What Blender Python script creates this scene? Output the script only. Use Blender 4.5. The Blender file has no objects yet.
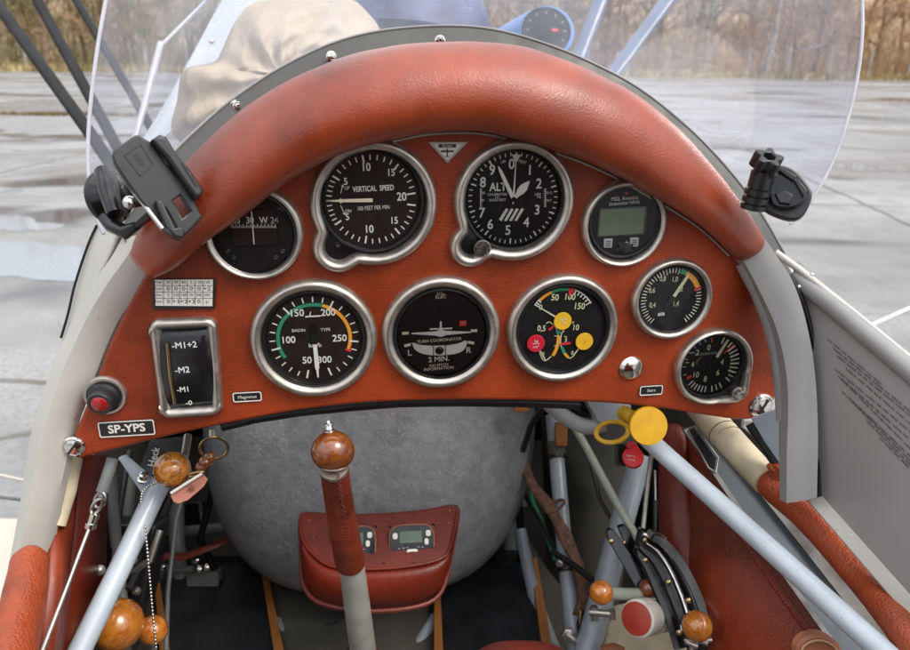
import bpy, bmesh, math, random
from mathutils import Vector, Matrix
random.seed(7)
R = math.radians
scene = bpy.context.scene
col = scene.collection

# ------------------------------------------------------------------ camera frame
PW_, PH_, F = 910, 650, 720.0
CAMZ = 1.75
PITCH, ROLL = R(20.8), R(0.6)
fwd = Vector((0, math.cos(PITCH), -math.sin(PITCH)))
upv = Vector((0, math.sin(PITCH), math.cos(PITCH)))
rgt = Vector((1, 0, 0))
rot = Matrix.Rotation(ROLL, 3, fwd)          # small roll
rgt, upv = rot.inverted() @ rgt, rot.inverted() @ upv
CAM = Vector((0, 0, CAMZ))

def C(px, py, z):
    """point seen at photo pixel px,py at depth z (metres along the view axis)"""
    return CAM + rgt * ((px - 455) / F * z) + upv * ((325 - py) / F * z) + fwd * z

cd = bpy.data.cameras.new('camera'); cam = bpy.data.objects.new('camera', cd); col.objects.link(cam)
M4 = Matrix(((rgt.x, upv.x, -fwd.x, CAM.x), (rgt.y, upv.y, -fwd.y, CAM.y), (rgt.z, upv.z, -fwd.z, CAM.z), (0, 0, 0, 1)))
cam.matrix_world = M4
cd.sensor_width = 36; cd.lens = 36 * F / PW_
cd.clip_start = 0.01; cd.clip_end = 2000
cd.dof.use_dof = True; cd.dof.focus_distance = 0.62; cd.dof.aperture_fstop = 9
scene.camera = cam

# panel plane: top and left edge lean nearer to the eye
TPH, TTH, Z0 = math.tan(R(9)), math.tan(R(20)), 0.60
def pz(px, py):
    a = (px - 455) / F; b = (325 - py) / F
    return Z0 / (1 - a * TPH + b * TTH)
PN = (rgt * TPH - upv * TTH - fwd).normalized()      # towards the pilot
PU = (rgt - PN * rgt.dot(PN)).normalized()
PU = (Matrix.Rotation(R(-0.5), 3, PN) @ PU).normalized()
PV = PN.cross(PU).normalized()
PO = C(430, 320, pz(430, 320))
def puv(px, py):
    w = C(px, py, pz(px, py)) - PO
    return (w.dot(PU), w.dot(PV))
def PWd(u, v, h=0.0): return PO + PU * u + PV * v + PN * h
def prad(px, py, r): return r * pz(px, py) / F

# cockpit side walls and floor (camera-space planes; the fuselage points about 14 degrees to the left)
def lz(px): return 0.19 / max(0.03, -(px - 455) / F - 0.25)
def rz(px): return 0.46 / max(0.05, (px - 455) / F + 0.25)
def fz(py): return 0.72 / (0.935 * (py - 325) / F + 0.355)
AX = (rgt * -0.25 + (fwd * math.cos(PITCH) + upv * math.sin(PITCH)) * 0.97 + Vector((0, 0, 0.03))).normalized()

# ------------------------------------------------------------------ node helpers
def mat(name, c, rough=0.5, metal=0.0, var=0.12, vscale=25, bump=0.0, bscale=200, bdist=0.001, coat=0.0, spec=0.5,
        voro=0.0, vorscale=500, c2=None, spots=None, rvar=0.1, stretch=None, crough=0.08):
    m = bpy.data.materials.new(name); m.use_nodes = True
    nt = m.node_tree; N = nt.nodes; L = nt.links
    b = N['Principled BSDF']
    b.inputs['Roughness'].default_value = rough; b.inputs['Metallic'].default_value = metal
    b.inputs['Coat Weight'].default_value = coat; b.inputs['Coat Roughness'].default_value = crough
    b.inputs['Specular IOR Level'].default_value = spec
    tc = N.new('ShaderNodeTexCoord'); src = tc.outputs['Object']
    if stretch:
        mp = N.new('ShaderNodeMapping'); mp.inputs['Scale'].default_value = stretch
        L.new(src, mp.inputs['Vector']); src = mp.outputs['Vector']
    n = N.new('ShaderNodeTexNoise'); n.inputs['Scale'].default_value = vscale; n.inputs['Detail'].default_value = 6
    n.inputs['Roughness'].default_value = 0.6
    L.new(src, n.inputs['Vector'])
    rp = N.new('ShaderNodeValToRGB')
    d = [max(0, x * (1 - 2.2 * var)) for x in c]; e = [min(1, x * (1 + 1.6 * var)) for x in (c2 or c)]
    rp.color_ramp.elements[0].position = 0.3; rp.color_ramp.elements[0].color = (*d, 1)
    rp.color_ramp.elements[1].position = 0.7; rp.color_ramp.elements[1].color = (*e, 1)
    L.new(n.outputs['Fac'], rp.inputs['Fac']); colout = rp.outputs['Color']
    if spots:
        sc, thr, cc = spots
        v = N.new('ShaderNodeTexNoise'); v.inputs['Scale'].default_value = sc; v.inputs['Detail'].default_value = 3
        L.new(src, v.inputs['Vector'])
        mr = N.new('ShaderNodeMapRange'); mr.inputs['From Min'].default_value = thr; mr.inputs['From Max'].default_value = thr + 0.04
        L.new(v.outputs['Fac'], mr.inputs['Value'])
        mx = N.new('ShaderNodeMix'); mx.data_type = 'RGBA'
        L.new(mr.outputs['Result'], mx.inputs['Factor']); L.new(colout, mx.inputs['A']); mx.inputs['B'].default_value = (*cc, 1)
        colout = mx.outputs['Result']
    L.new(colout, b.inputs['Base Color'])
    mr = N.new('ShaderNodeMapRange'); mr.inputs['From Min'].default_value = 0.3; mr.inputs['From Max'].default_value = 0.7
    mr.inputs['To Min'].default_value = max(0.02, rough - rvar); mr.inputs['To Max'].default_value = min(1, rough + rvar)
    n2 = N.new('ShaderNodeTexNoise'); n2.inputs['Scale'].default_value = vscale * 2.3; n2.inputs['Detail'].default_value = 4
    L.new(src, n2.inputs['Vector']); L.new(n2.outputs['Fac'], mr.inputs['Value']); L.new(mr.outputs['Result'], b.inputs['Roughness'])
    prev = None
    if voro:
        v = N.new('ShaderNodeTexVoronoi'); v.inputs['Scale'].default_value = vorscale; v.feature = 'F1'
        wn = N.new('ShaderNodeTexNoise'); wn.inputs['Scale'].default_value = vorscale * 0.3
        L.new(src, wn.inputs['Vector'])
        vm = N.new('ShaderNodeVectorMath'); vm.operation = 'MULTIPLY_ADD'; vm.inputs[1].default_value = (0.004, 0.004, 0.004)
        L.new(wn.outputs['Color'], vm.inputs[0]); L.new(src, vm.inputs[2]); L.new(vm.outputs[0], v.inputs['Vector'])
        bp = N.new('ShaderNodeBump'); bp.inputs['Strength'].default_value = voro; bp.inputs['Distance'].default_value = bdist; bp.invert = True
        L.new(v.outputs['Distance'], bp.inputs['Height']); prev = bp
    if bump:
        nb = N.new('ShaderNodeTexNoise'); nb.inputs['Scale'].default_value = bscale; nb.inputs['Detail'].default_value = 5
        L.new(src, nb.inputs['Vector'])
        bp = N.new('ShaderNodeBump'); bp.inputs['Strength'].default_value = bump; bp.inputs['Distance'].default_value = bdist
        L.new(nb.outputs['Fac'], bp.inputs['Height'])
        if prev: L.new(prev.outputs['Normal'], bp.inputs['Normal'])
        prev = bp
    if prev: L.new(prev.outputs['Normal'], b.inputs['Normal'])
    return m

M = {}
LEA = (0.255, 0.0375, 0.0100)
M['leather'] = mat('leather', LEA, 0.36, var=0.27, vscale=9, voro=0.26, vorscale=680, bump=0.2, bscale=260, bdist=0.0007, spec=0.6, rvar=0.09, coat=0.16, crough=0.34)
M['leather_board'] = mat('leather_board', (0.285, 0.0400, 0.0092), 0.38, var=0.30, vscale=7, voro=0.5, vorscale=700, bump=0.25, bscale=180, bdist=0.0006, spec=0.35)
M['leather_grain'] = mat('leather_grain', (0.32, 0.054, 0.014), 0.40, var=0.18, vscale=20, voro=0.55, vorscale=480, bump=0.3, bscale=120, bdist=0.0012)
M['leather_dark'] = mat('leather_dark', (0.16, 0.018, 0.007), 0.36, var=0.25, vscale=9, voro=0.3, vorscale=600, bump=0.2, bscale=120, bdist=0.0006, spec=0.4)
M['leather_pouch'] = mat('leather_pouch', (0.15, 0.022, 0.012), 0.42, var=0.15, vscale=30, voro=0.4, vorscale=600, bdist=0.0006)
M['leather_tan'] = mat('leather_tan', (0.33, 0.11, 0.05), 0.55, var=0.15, vscale=30, voro=0.4, vorscale=600, bdist=0.0006)
M['leather_lining'] = mat('leather_lining', (0.185, 0.026, 0.008), 0.30, var=0.32, vscale=7, voro=0.25, vorscale=650, bump=0.2, bscale=60, bdist=0.0007, spec=0.5)
M['leather_grip'] = mat('leather_grip', (0.20, 0.030, 0.011), 0.38, var=0.25, vscale=30, voro=0.6, vorscale=500, bump=0.4, bscale=200, bdist=0.0009)
M['thread'] = mat('thread', (0.10, 0.014, 0.008), 0.8)
M['thread_pale'] = mat('thread_pale', (0.5, 0.32, 0.18), 0.8)
M['steel'] = mat('steel', (0.56, 0.52, 0.465), 0.40, 0.95, var=0.12, vscale=60, bump=0.05, bscale=300, bdist=0.0004, rvar=0.08)
M['chrome'] = mat('chrome', (0.75, 0.73, 0.70), 0.13, 1.0, var=0.03)
M['alu'] = mat('alu', (0.48, 0.47, 0.44), 0.40, 1.0, var=0.15, vscale=18, bump=0.08, bscale=150, bdist=0.0005, rvar=0.12)
M['black'] = mat('black', (0.008, 0.008, 0.009), 0.34, var=0.2, bump=0.1, bscale=500, bdist=0.0003)
M['black_plastic'] = mat('black_plastic', (0.016, 0.016, 0.0175), 0.36, var=0.15, bump=0.15, bscale=700, bdist=0.0003, rvar=0.06)
M['black_gloss'] = mat('black_gloss', (0.010, 0.010, 0.012), 0.14, var=0.1, rvar=0.05)
M['dial_black'] = mat('dial_black', (0.010, 0.0092, 0.0095), 0.6, var=0.15, vscale=60, spec=0.2)
M['dial_brown'] = mat('dial_brown', (0.016, 0.011, 0.0105), 0.6, var=0.2, vscale=40, spec=0.2)
M['white'] = mat('white_marking', (0.66, 0.66, 0.62), 0.6, var=0.04, vscale=200)
M['lume'] = mat('lume', (0.52, 0.56, 0.36), 0.6, var=0.04, vscale=200)
M['cream_mark'] = mat('cream_mark', (0.75, 0.68, 0.50), 0.6, var=0.04)
M['green'] = mat('green_mark', (0.02, 0.24, 0.12), 0.6, var=0.05)
M['orange'] = mat('orange_mark', (0.75, 0.30, 0.02), 0.6, var=0.05)
M['red'] = mat('red_mark', (0.62, 0.03, 0.025), 0.5, var=0.05)
M['crimson'] = mat('crimson_mark', (0.55, 0.012, 0.035), 0.5, var=0.05)
M['yellow'] = mat('yellow_mark', (0.78, 0.47, 0.02), 0.5, var=0.05)
M['grey_mark'] = mat('grey_mark', (0.35, 0.35, 0.36), 0.6, var=0.05)
M['lcd'] = mat('lcd', (0.105, 0.15, 0.085), 0.22, var=0.10, vscale=40, stretch=(1, 1, 5))
M['lcd_dark'] = mat('lcd_dark', (0.10, 0.15, 0.11), 0.25, var=0.1, vscale=60)
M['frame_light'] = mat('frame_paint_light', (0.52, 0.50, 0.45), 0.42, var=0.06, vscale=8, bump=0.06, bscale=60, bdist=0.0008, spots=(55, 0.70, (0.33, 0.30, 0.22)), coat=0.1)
M['frame_shade_grey'] = mat('frame_paint_shade_grey', (0.27, 0.264, 0.26), 0.38, var=0.08, vscale=9, bump=0.06, bscale=60, bdist=0.0008, spots=(90, 0.76, (0.62, 0.60, 0.57)), coat=0.1)  # right former's shade mixed into the frame paint; plain grey on other trim
M['cream_paint'] = mat('cream_paint', (0.66, 0.62, 0.52), 0.4, var=0.06, vscale=8, coat=0.2)
M['door_grey'] = mat('door_grey', (0.30, 0.286, 0.274), 0.46, var=0.07, vscale=6, bump=0.05, bscale=40, bdist=0.001, spots=(30, 0.74, (0.42, 0.40, 0.38)))
M['pale_blue'] = mat('pale_blue_paint', (0.47, 0.54, 0.60), 0.32, var=0.06, vscale=30, coat=0.3, spots=(150, 0.71, (0.22, 0.24, 0.26)))
M['grey_blue'] = mat('grey_blue_paint', (0.30, 0.335, 0.37), 0.34, var=0.1, vscale=20, coat=0.3)
M['grey_tube'] = mat('grey_tube_paint', (0.16, 0.175, 0.17), 0.45, var=0.15, vscale=20, coat=0.15)
M['rail_web'] = mat('rail_web_paint', (0.075, 0.088, 0.102), 0.42, var=0.2, vscale=14, spots=(60, 0.70, (0.20, 0.20, 0.19)))
M['green_grey'] = mat('green_grey_paint', (0.32, 0.35, 0.28), 0.45, var=0.1, vscale=20)
M['stick_metal'] = mat('stick_metal', (0.50, 0.50, 0.44), 0.42, 0.25, var=0.10, vscale=30, spots=(70, 0.73, (0.25, 0.25, 0.23)))
M['cream_wrap'] = mat('cream_wrap', (0.62, 0.53, 0.37), 0.6, var=0.12, vscale=30, bump=0.3, bscale=200, bdist=0.0005)
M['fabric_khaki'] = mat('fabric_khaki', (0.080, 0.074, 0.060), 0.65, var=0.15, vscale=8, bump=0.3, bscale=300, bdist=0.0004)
M['mat_rubber'] = mat('mat_rubber', (0.008, 0.010, 0.013), 0.55, var=0.3, vscale=18, spots=(160, 0.77, (0.12, 0.13, 0.15)))
M['wood_strip'] = mat('wood_strip', (0.36, 0.14, 0.035), 0.4, var=0.25, vscale=40, stretch=(1, 0.15, 1), coat=0.2)
M['strap'] = mat('strap', (0.15, 0.07, 0.042), 0.75, var=0.3, vscale=140, bump=0.9, bscale=350, bdist=0.0012, stretch=(1, 1, .35))
M['yellow_knob'] = mat('yellow_knob', (0.66, 0.36, 0.012), 0.36, var=0.08, vscale=50, spots=(130, 0.75, (0.40, 0.25, 0.05)))
M['red_knob'] = mat('red_knob', (0.60, 0.018, 0.022), 0.3, var=0.06)
M['button_red'] = mat('button_red', (0.30, 0.008, 0.010), 0.16, var=0.15, vscale=200, coat=0.5)
M['roller_white'] = mat('roller_white', (0.66, 0.63, 0.54), 0.45, var=0.08, vscale=40)
M['roller_red'] = mat('roller_red', (0.40, 0.045, 0.025), 0.4, var=0.1)
M['canvas'] = mat('canvas', (0.50, 0.40, 0.28), 0.85, var=0.06, vscale=12, bump=0.8, bscale=26, bdist=0.012)
M['navy'] = mat('navy_leather', (0.075, 0.085, 0.17), 0.5, var=0.25, vscale=14, bump=0.2, bscale=100)
M['sky_blue_paint'] = mat('sky_blue_paint', (0.07, 0.21, 0.52), 0.35, var=0.08, vscale=12, coat=0.3)
M['strut_dark'] = mat('strut_dark', (0.018, 0.018, 0.019), 0.55, var=0.15, vscale=10, spec=.18)
M['strut_blue'] = mat('strut_blue', (0.10, 0.14, 0.22), 0.32, var=0.12, vscale=10, coat=0.5)
M['deck_pale'] = mat('deck_paint', (0.60, 0.63, 0.62), 0.25, var=0.06, vscale=8, coat=0.4)
M['bow'] = mat('bow_strip', (0.062, 0.062, 0.057), 0.45, var=0.12, vscale=20)
M['pink_tag'] = mat('pink_tag', (0.42, 0.17, 0.12), 0.6, var=0.1, vscale=60)
M['brass'] = mat('brass', (0.42, 0.31, 0.15), 0.3, 1.0, var=0.1)
M['paper'] = mat('paper', (0.72, 0.70, 0.64), 0.7, var=0.04)
M['ink'] = mat('ink', (0.03, 0.03, 0.035), 0.8)
M['ink_soft'] = mat('ink_soft', (0.07, 0.067, 0.065), 0.8)
M['dry_grass'] = mat('dry_grass', (0.34, 0.25, 0.10), 0.9, var=0.25, vscale=3)

def wood(name, a, b_, sc=60):
    m = mat(name, a, 0.22, coat=1.0, var=0.0, rvar=0.05)
    nt = m.node_tree; N = nt.nodes; L = nt.links; bs = N['Principled BSDF']
    tc = N.new('ShaderNodeTexCoord'); w = N.new('ShaderNodeTexNoise')
    w.inputs['Scale'].default_value = sc; w.inputs['Detail'].default_value = 6; w.inputs['Distortion'].default_value = 1.6
    mp = N.new('ShaderNodeMapping'); mp.inputs['Scale'].default_value = (1, 0.6, 2.2); mp.inputs['Rotation'].default_value = (0.5, 0.4, 0.3)
    L.new(tc.outputs['Object'], mp.inputs['Vector']); L.new(mp.outputs['Vector'], w.inputs['Vector'])
    rp = N.new('ShaderNodeValToRGB'); rp.color_ramp.elements[0].position = 0.36; rp.color_ramp.elements[1].position = 0.62
    rp.color_ramp.elements[0].color = (*a, 1); rp.color_ramp.elements[1].color = (*b_, 1)
    L.new(w.outputs['Fac'], rp.inputs['Fac']); L.new(rp.outputs['Color'], bs.inputs['Base Color'])
    return m
M['burl'] = wood('burl_wood', (0.22, 0.060, 0.009), (0.60, 0.24, 0.035), 85)
M['wood_orange'] = wood('orange_wood', (0.34, 0.095, 0.010), (0.52, 0.18, 0.020), 60)
M['wood_dark'] = wood('dark_wood', (0.13, 0.030, 0.006), (0.23, 0.066, 0.010), 60)

def hammer():
    m = mat('hammertone', (0.285, 0.292, 0.30), 0.42, 0.1, var=0.12, vscale=60, voro=0.45, vorscale=160, bdist=0.0012, rvar=0.06, coat=0.3,
            spots=(400, 0.645, (0.58, 0.52, 0.53)))
    return m
M['hammer'] = hammer()

def glass(name, tint, rough, dust, dust_col, scale=9.0, scratches=True, ior=1.45):
    m = bpy.data.materials.new(name); m.use_nodes = True
    nt = m.node_tree; N = nt.nodes; L = nt.links
    N.remove(N['Principled BSDF']); out = N['Material Output']
    tr = N.new('ShaderNodeBsdfTransparent'); tr.inputs['Color'].default_value = (*tint, 1)
    gl = N.new('ShaderNodeBsdfGlossy'); gl.inputs['Roughness'].default_value = rough
    fr = N.new('ShaderNodeFresnel'); fr.inputs['IOR'].default_value = ior
    mx = N.new('ShaderNodeMixShader'); L.new(fr.outputs[0], mx.inputs[0]); L.new(tr.outputs[0], mx.inputs[1]); L.new(gl.outputs[0], mx.inputs[2])
    df = N.new('ShaderNodeBsdfDiffuse'); df.inputs['Color'].default_value = (*dust_col, 1)
    tl = N.new('ShaderNodeBsdfTranslucent'); tl.inputs['Color'].default_value = (*dust_col, 1)
    ad = N.new('ShaderNodeMixShader'); ad.inputs[0].default_value = 0.5; L.new(df.outputs[0], ad.inputs[1]); L.new(tl.outputs[0], ad.inputs[2])
    m2 = N.new('ShaderNodeMixShader')
    tc = N.new('ShaderNodeTexCoord')
    n = N.new('ShaderNodeTexNoise'); n.inputs['Scale'].default_value = scale; n.inputs['Detail'].default_value = 8; n.inputs['Distortion'].default_value = 0.6
    L.new(tc.outputs['Object'], n.inputs['Vector'])
    mr = N.new('ShaderNodeMapRange'); mr.inputs['From Min'].default_value = 0.35; mr.inputs['From Max'].default_value = 0.75
    mr.inputs['To Min'].default_value = dust * 0.4; mr.inputs['To Max'].default_value = dust * 1.75
    L.new(n.outputs['Fac'], mr.inputs['Value']); f = mr.outputs['Result']
    if scratches:
        # fine scratches: thin lines where a stretched noise crosses its middle value
        for k, (rotv, sc, amt) in enumerate((((0.3, 0.6, 0.2), (3, 26, 7), 0.17), ((1.1, 0.2, 0.9), (30, 4, 9), 0.16), ((0.2, 1.2, 2.1), (14, 5, 40), 0.14))):
            mp = N.new('ShaderNodeMapping'); mp.inputs['Rotation'].default_value = rotv; mp.inputs['Scale'].default_value = sc
            L.new(tc.outputs['Object'], mp.inputs['Vector'])
            nn = N.new('ShaderNodeTexNoise'); nn.inputs['Scale'].default_value = 1.0; nn.inputs['Detail'].default_value = 2
            L.new(mp.outputs['Vector'], nn.inputs['Vector'])
            s1 = N.new('ShaderNodeMath'); s1.operation = 'SUBTRACT'; s1.inputs[1].default_value = 0.5; L.new(nn.outputs['Fac'], s1.inputs[0])
            s2 = N.new('ShaderNodeMath'); s2.operation = 'ABSOLUTE'; L.new(s1.outputs[0], s2.inputs[0])
            s3 = N.new('ShaderNodeMapRange'); s3.inputs['From Min'].default_value = 0.0; s3.inputs['From Max'].default_value = 0.006
            s3.inputs['To Min'].default_value = amt; s3.inputs['To Max'].default_value = 0; L.new(s2.outputs[0], s3.inputs['Value'])
            gn = N.new('ShaderNodeTexNoise'); gn.inputs['Scale'].default_value = 6 + 3 * k; L.new(tc.outputs['Object'], gn.inputs['Vector'])
            gm = N.new('ShaderNodeMapRange'); gm.inputs['From Min'].default_value = 0.5; gm.inputs['From Max'].default_value = 0.62
            L.new(gn.outputs['Fac'], gm.inputs['Value'])
            mu = N.new('ShaderNodeMath'); mu.operation = 'MULTIPLY'; L.new(s3.outputs[0], mu.inputs[0]); L.new(gm.outputs[0], mu.inputs[1])
            aa = N.new('ShaderNodeMath'); aa.operation = 'ADD'; L.new(f, aa.inputs[0]); L.new(mu.outputs[0], aa.inputs[1]); f = aa.outputs[0]
    L.new(f, m2.inputs[0]); L.new(mx.outputs[0], m2.inputs[1]); L.new(ad.outputs[0], m2.inputs[2])
    L.new(m2.outputs[0], out.inputs['Surface'])
    return m
M['acrylic'] = glass('acrylic', (0.90, 0.92, 0.965), 0.03, 0.215, (0.57, 0.60, 0.72), ior=1.2)
M['acrylic_edge'] = mat('acrylic_edge', (0.42, 0.42, 0.47), 0.25, var=0.1, coat=0.4)
M['dial_glass'] = glass('dial_glass', (0.96, 0.95, 0.94), 0.04, 0.0, (0.5, 0.45, 0.4), 25, False, 1.3)
M['acrylic_clear'] = glass('acrylic_clear', (0.93, 0.93, 0.96), 0.03, 0.05, (0.66, 0.68, 0.80), 6, True, 1.2)
# ------------------------------------------------------------------ mesh helpers
def cr(pts, n, closed=False):
    """smooth curve through points of any dimension, n samples evenly spread"""
    P = [tuple(p) for p in pts]; D = len(P[0]); k = len(P); out = []
    seg = k if closed else k - 1
    for i in range(seg):
        if closed: a, b, c, d = P[(i - 1) % k], P[i], P[(i + 1) % k], P[(i + 2) % k]
        else: a, b, c, d = P[max(i - 1, 0)], P[i], P[i + 1], P[min(i + 2, k - 1)]
        for j in range(12):
            t = j / 12
            out.append(tuple(0.5 * (2 * b[q] + (c[q] - a[q]) * t + (2 * a[q] - 5 * b[q] + 4 * c[q] - d[q]) * t * t + (3 * b[q] - a[q] - 3 * c[q] + d[q]) * t ** 3) for q in range(D)))
    out.append(out[0] if closed else P[-1])
    L = [0]
    for a, b in zip(out, out[1:]): L.append(L[-1] + math.dist(a, b))
    res = []; j = 0
    m = n if closed else n - 1
    for i in range(n):
        s = L[-1] * i / m
        while j < len(L) - 2 and L[j + 1] < s: j += 1
        w = (s - L[j]) / max(1e-12, L[j + 1] - L[j])
        res.append(tuple(out[j][q] * (1 - w) + out[j + 1][q] * w for q in range(D)))
    return res

class MB:
    def __init__(s): s.v = []; s.f = []; s.m = []
    def add(s, vs, fs, mi=0):
        o = len(s.v); s.v += [Vector(p) for p in vs]
        for f in fs: s.f.append([i + o for i in f]); s.m.append(mi)
        return s
    def loft(s, rings, closed_ring=True, caps=True, mi=0, closed=False):
        n = len(rings[0]); vs = [p for r in rings for p in r]; fs = []
        k = len(rings)
        for i in range(k if closed else k - 1):
            for j in range(n if closed_ring else n - 1):
                a = i * n + j; b = i * n + (j + 1) % n; c = ((i + 1) % k) * n + (j + 1) % n; d = ((i + 1) % k) * n + j
                fs.append((a, b, c, d))
        if caps and not closed and closed_ring:
            fs.append(tuple(range(n - 1, -1, -1))); fs.append(tuple((k - 1) * n + j for j in range(n)))
        return s.add(vs, fs, mi)
    def tube(s, pts, r, seg=14, mi=0, closed=False, caps=True, flat=1.0, up=None):
        pts = [Vector(p) for p in pts]; n = len(pts)
        rr = r if isinstance(r, (list, tuple)) else [r] * n
        T = []
        for i in range(n):
            if closed: t = pts[(i + 1) % n] - pts[i - 1]
            else: t = pts[min(i + 1, n - 1)] - pts[max(i - 1, 0)]
            T.append(t.normalized())
        u = Vector(up) if up is not None else (Vector((0, 0, 1)) if abs(T[0].z) < 0.9 else Vector((1, 0, 0)))
        u = (u - T[0] * u.dot(T[0])).normalized(); rings = []
        for i in range(n):
            u = (u - T[i] * u.dot(T[i])).normalized(); w = T[i].cross(u)
            rings.append([pts[i] + (u * math.cos(a) * flat + w * math.sin(a)) * rr[i] for a in [2 * math.pi * k / seg for k in range(seg)]])
        return s.loft(rings, True, caps, mi, closed)
    def lathe(s, o, ax, prof, seg=32, mi=0, ref=None):
        """prof: list of (radius, height along ax)"""
        ax = Vector(ax).normalized(); o = Vector(o)
        u = Vector(ref) if ref is not None else (Vector((1, 0, 0)) if abs(ax.x) < 0.8 else Vector((0, 1, 0)))
        u = (u - ax * u.dot(ax)).normalized(); w = ax.cross(u)
        rings = [[o + ax * h + (u * math.cos(a) + w * math.sin(a)) * max(r, 1e-6) for a in [2 * math.pi * k / seg for k in range(seg)]] for r, h in prof]
        return s.loft(rings, True, True, mi)
    def ball(s, o, r, ax=(0, 0, 1), mi=0, seg=28, sq=1.0):
        return s.lathe(o, ax, [(r * math.sin(math.pi * k / 16), -r * sq * math.cos(math.pi * k / 16)) for k in range(17)], seg, mi)
    def box(s, o, a, b, c, mi=0):
        """o corner centre, half vectors a, b, c"""
        o, a, b, c = map(Vector, (o, a, b, c))
        vs = [o + a * i + b * j + c * k for i in (-1, 1) for j in (-1, 1) for k in (-1, 1)]
        return s.add(vs, [(0, 1, 3, 2), (4, 6, 7, 5), (0, 4, 5, 1), (2, 3, 7, 6), (0, 2, 6, 4), (1, 5, 7, 3)], mi)
    def prism(s, front, vec, mi=0):
        """front: loop of points, extruded along vec"""
        f = [Vector(p) for p in front]; vec = Vector(vec); n = len(f)
        fs = [tuple(range(n)), tuple(range(2 * n - 1, n - 1, -1))] + [(i, i + n, (i + 1) % n + n, (i + 1) % n) for i in range(n)]
        return s.add(f + [p + vec for p in f], fs, mi)
    def poly(s, pts, mi=0): return s.add(pts, [tuple(range(len(pts)))], mi)
    def grid(s, rows, mi=0): return s.loft(rows, False, False, mi)

ORG = {}
def link(name, me, parent):
    o = bpy.data.objects.new(name, me); col.objects.link(o)
    if parent is not None: o.parent = parent
    return o
def build(name, mb, mats, parent=None, smooth=40, bevel=0, sub=0, origin=None, solid=0):
    if parent is not None: org = ORG[parent.name]
    elif origin is not None: org = Vector(origin)
    else:
        mn = Vector((min(v.x for v in mb.v), min(v.y for v in mb.v), min(v.z for v in mb.v))); mxx = Vector((max(v.x for v in mb.v), max(v.y for v in mb.v), 0))
        org = Vector(((mn.x + mxx.x) / 2, (mn.y + mxx.y) / 2, mn.z))
    me = bpy.data.meshes.new(name); me.from_pydata([v - org for v in mb.v], [], mb.f)
    mats = mats if isinstance(mats, (list, tuple)) else [mats]
    for k in mats: me.materials.append(M[k] if isinstance(k, str) else k)
    me.polygons.foreach_set('material_index', mb.m); me.update()
    b = bmesh.new(); b.from_mesh(me); bmesh.ops.recalc_face_normals(b, faces=b.faces)
    b.to_mesh(me); b.free()
    me.polygons.foreach_set('use_smooth', [True] * len(me.polygons)); me.set_sharp_from_angle(angle=R(smooth))
    o = link(name, me, parent)
    if parent is None: o.location = org
    ORG[o.name] = org
    if solid:
        md = o.modifiers.new('thickness', 'SOLIDIFY'); md.thickness = solid; md.offset = 0
    if sub:
        md = o.modifiers.new('smooth', 'SUBSURF'); md.levels = sub; md.render_levels = sub
    if bevel:
        md = o.modifiers.new('edges', 'BEVEL'); md.width = bevel; md.segments = 2; md.limit_method = 'ANGLE'; md.angle_limit = R(40); md.use_clamp_overlap = True
    return o
def tag(o, label=None, cat=None, group=None, kind=None):
    for k, v in (('label', label), ('category', cat), ('group', group), ('kind', kind)):
        if v: o[k] = v
    return o
def thing(name, label, cat, origin, group=None):
    o = bpy.data.objects.new(name, None); o.empty_display_size = 0.02; col.objects.link(o)
    o.location = origin; ORG[o.name] = Vector(origin)
    return tag(o, label, cat, group)

# flat shapes and lettering through curves
_txt = {}
def text_geo(s, bold=0.0):
    key = (s, bold)
    if key in _txt: return _txt[key]
    cu = bpy.data.curves.new('t', 'FONT'); cu.body = s; cu.size = 1; cu.align_x = 'CENTER'; cu.align_y = 'CENTER'; cu.offset = bold
    cu.resolution_u = 3
    o = bpy.data.objects.new('t', cu); col.objects.link(o); bpy.context.view_layer.update()
    me = bpy.data.meshes.new_from_object(o.evaluated_get(bpy.context.evaluated_depsgraph_get()))
    g = ([(v.co.x, v.co.y) for v in me.vertices], [tuple(p.vertices) for p in me.polygons])
    bpy.data.objects.remove(o); bpy.data.curves.remove(cu); bpy.data.meshes.remove(me)
    _txt[key] = g
    return g
def flat_geo(loops, extrude=0.0, bevel=0.0, res=2):
    cu = bpy.data.curves.new('s', 'CURVE'); cu.dimensions = '2D'; cu.fill_mode = 'BOTH'; cu.extrude = extrude; cu.bevel_depth = bevel; cu.bevel_resolution = res
    cu.offset = -bevel
    for lp in loops:
        sp = cu.splines.new('POLY'); sp.points.add(len(lp) - 1); sp.use_cyclic_u = True
        for p, q in zip(sp.points, lp): p.co = (q[0], q[1], 0, 1)
    o = bpy.data.objects.new('s', cu); col.objects.link(o); bpy.context.view_layer.update()
    me = bpy.data.meshes.new_from_object(o.evaluated_get(bpy.context.evaluated_depsgraph_get()))
    g = ([tuple(v.co) for v in me.vertices], [tuple(p.vertices) for p in me.polygons])
    bpy.data.objects.remove(o); bpy.data.curves.remove(cu); bpy.data.meshes.remove(me)
    return g
def rrect(w, h, r, n=5, cx=0, cy=0):
    out = []
    for sx, sy, a0 in ((1, 1, 0), (-1, 1, 90), (-1, -1, 180), (1, -1, 270)):
        for k in range(n + 1):
            a = R(a0 + 90 * k / n); out.append((cx + sx * (w / 2 - r) + r * math.cos(a), cy + sy * (h / 2 - r) + r * math.sin(a)))
    return out
def circ(r, n=40, cx=0, cy=0): return [(cx + r * math.cos(2 * math.pi * k / n), cy + r * math.sin(2 * math.pi * k / n)) for k in range(n)]

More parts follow.
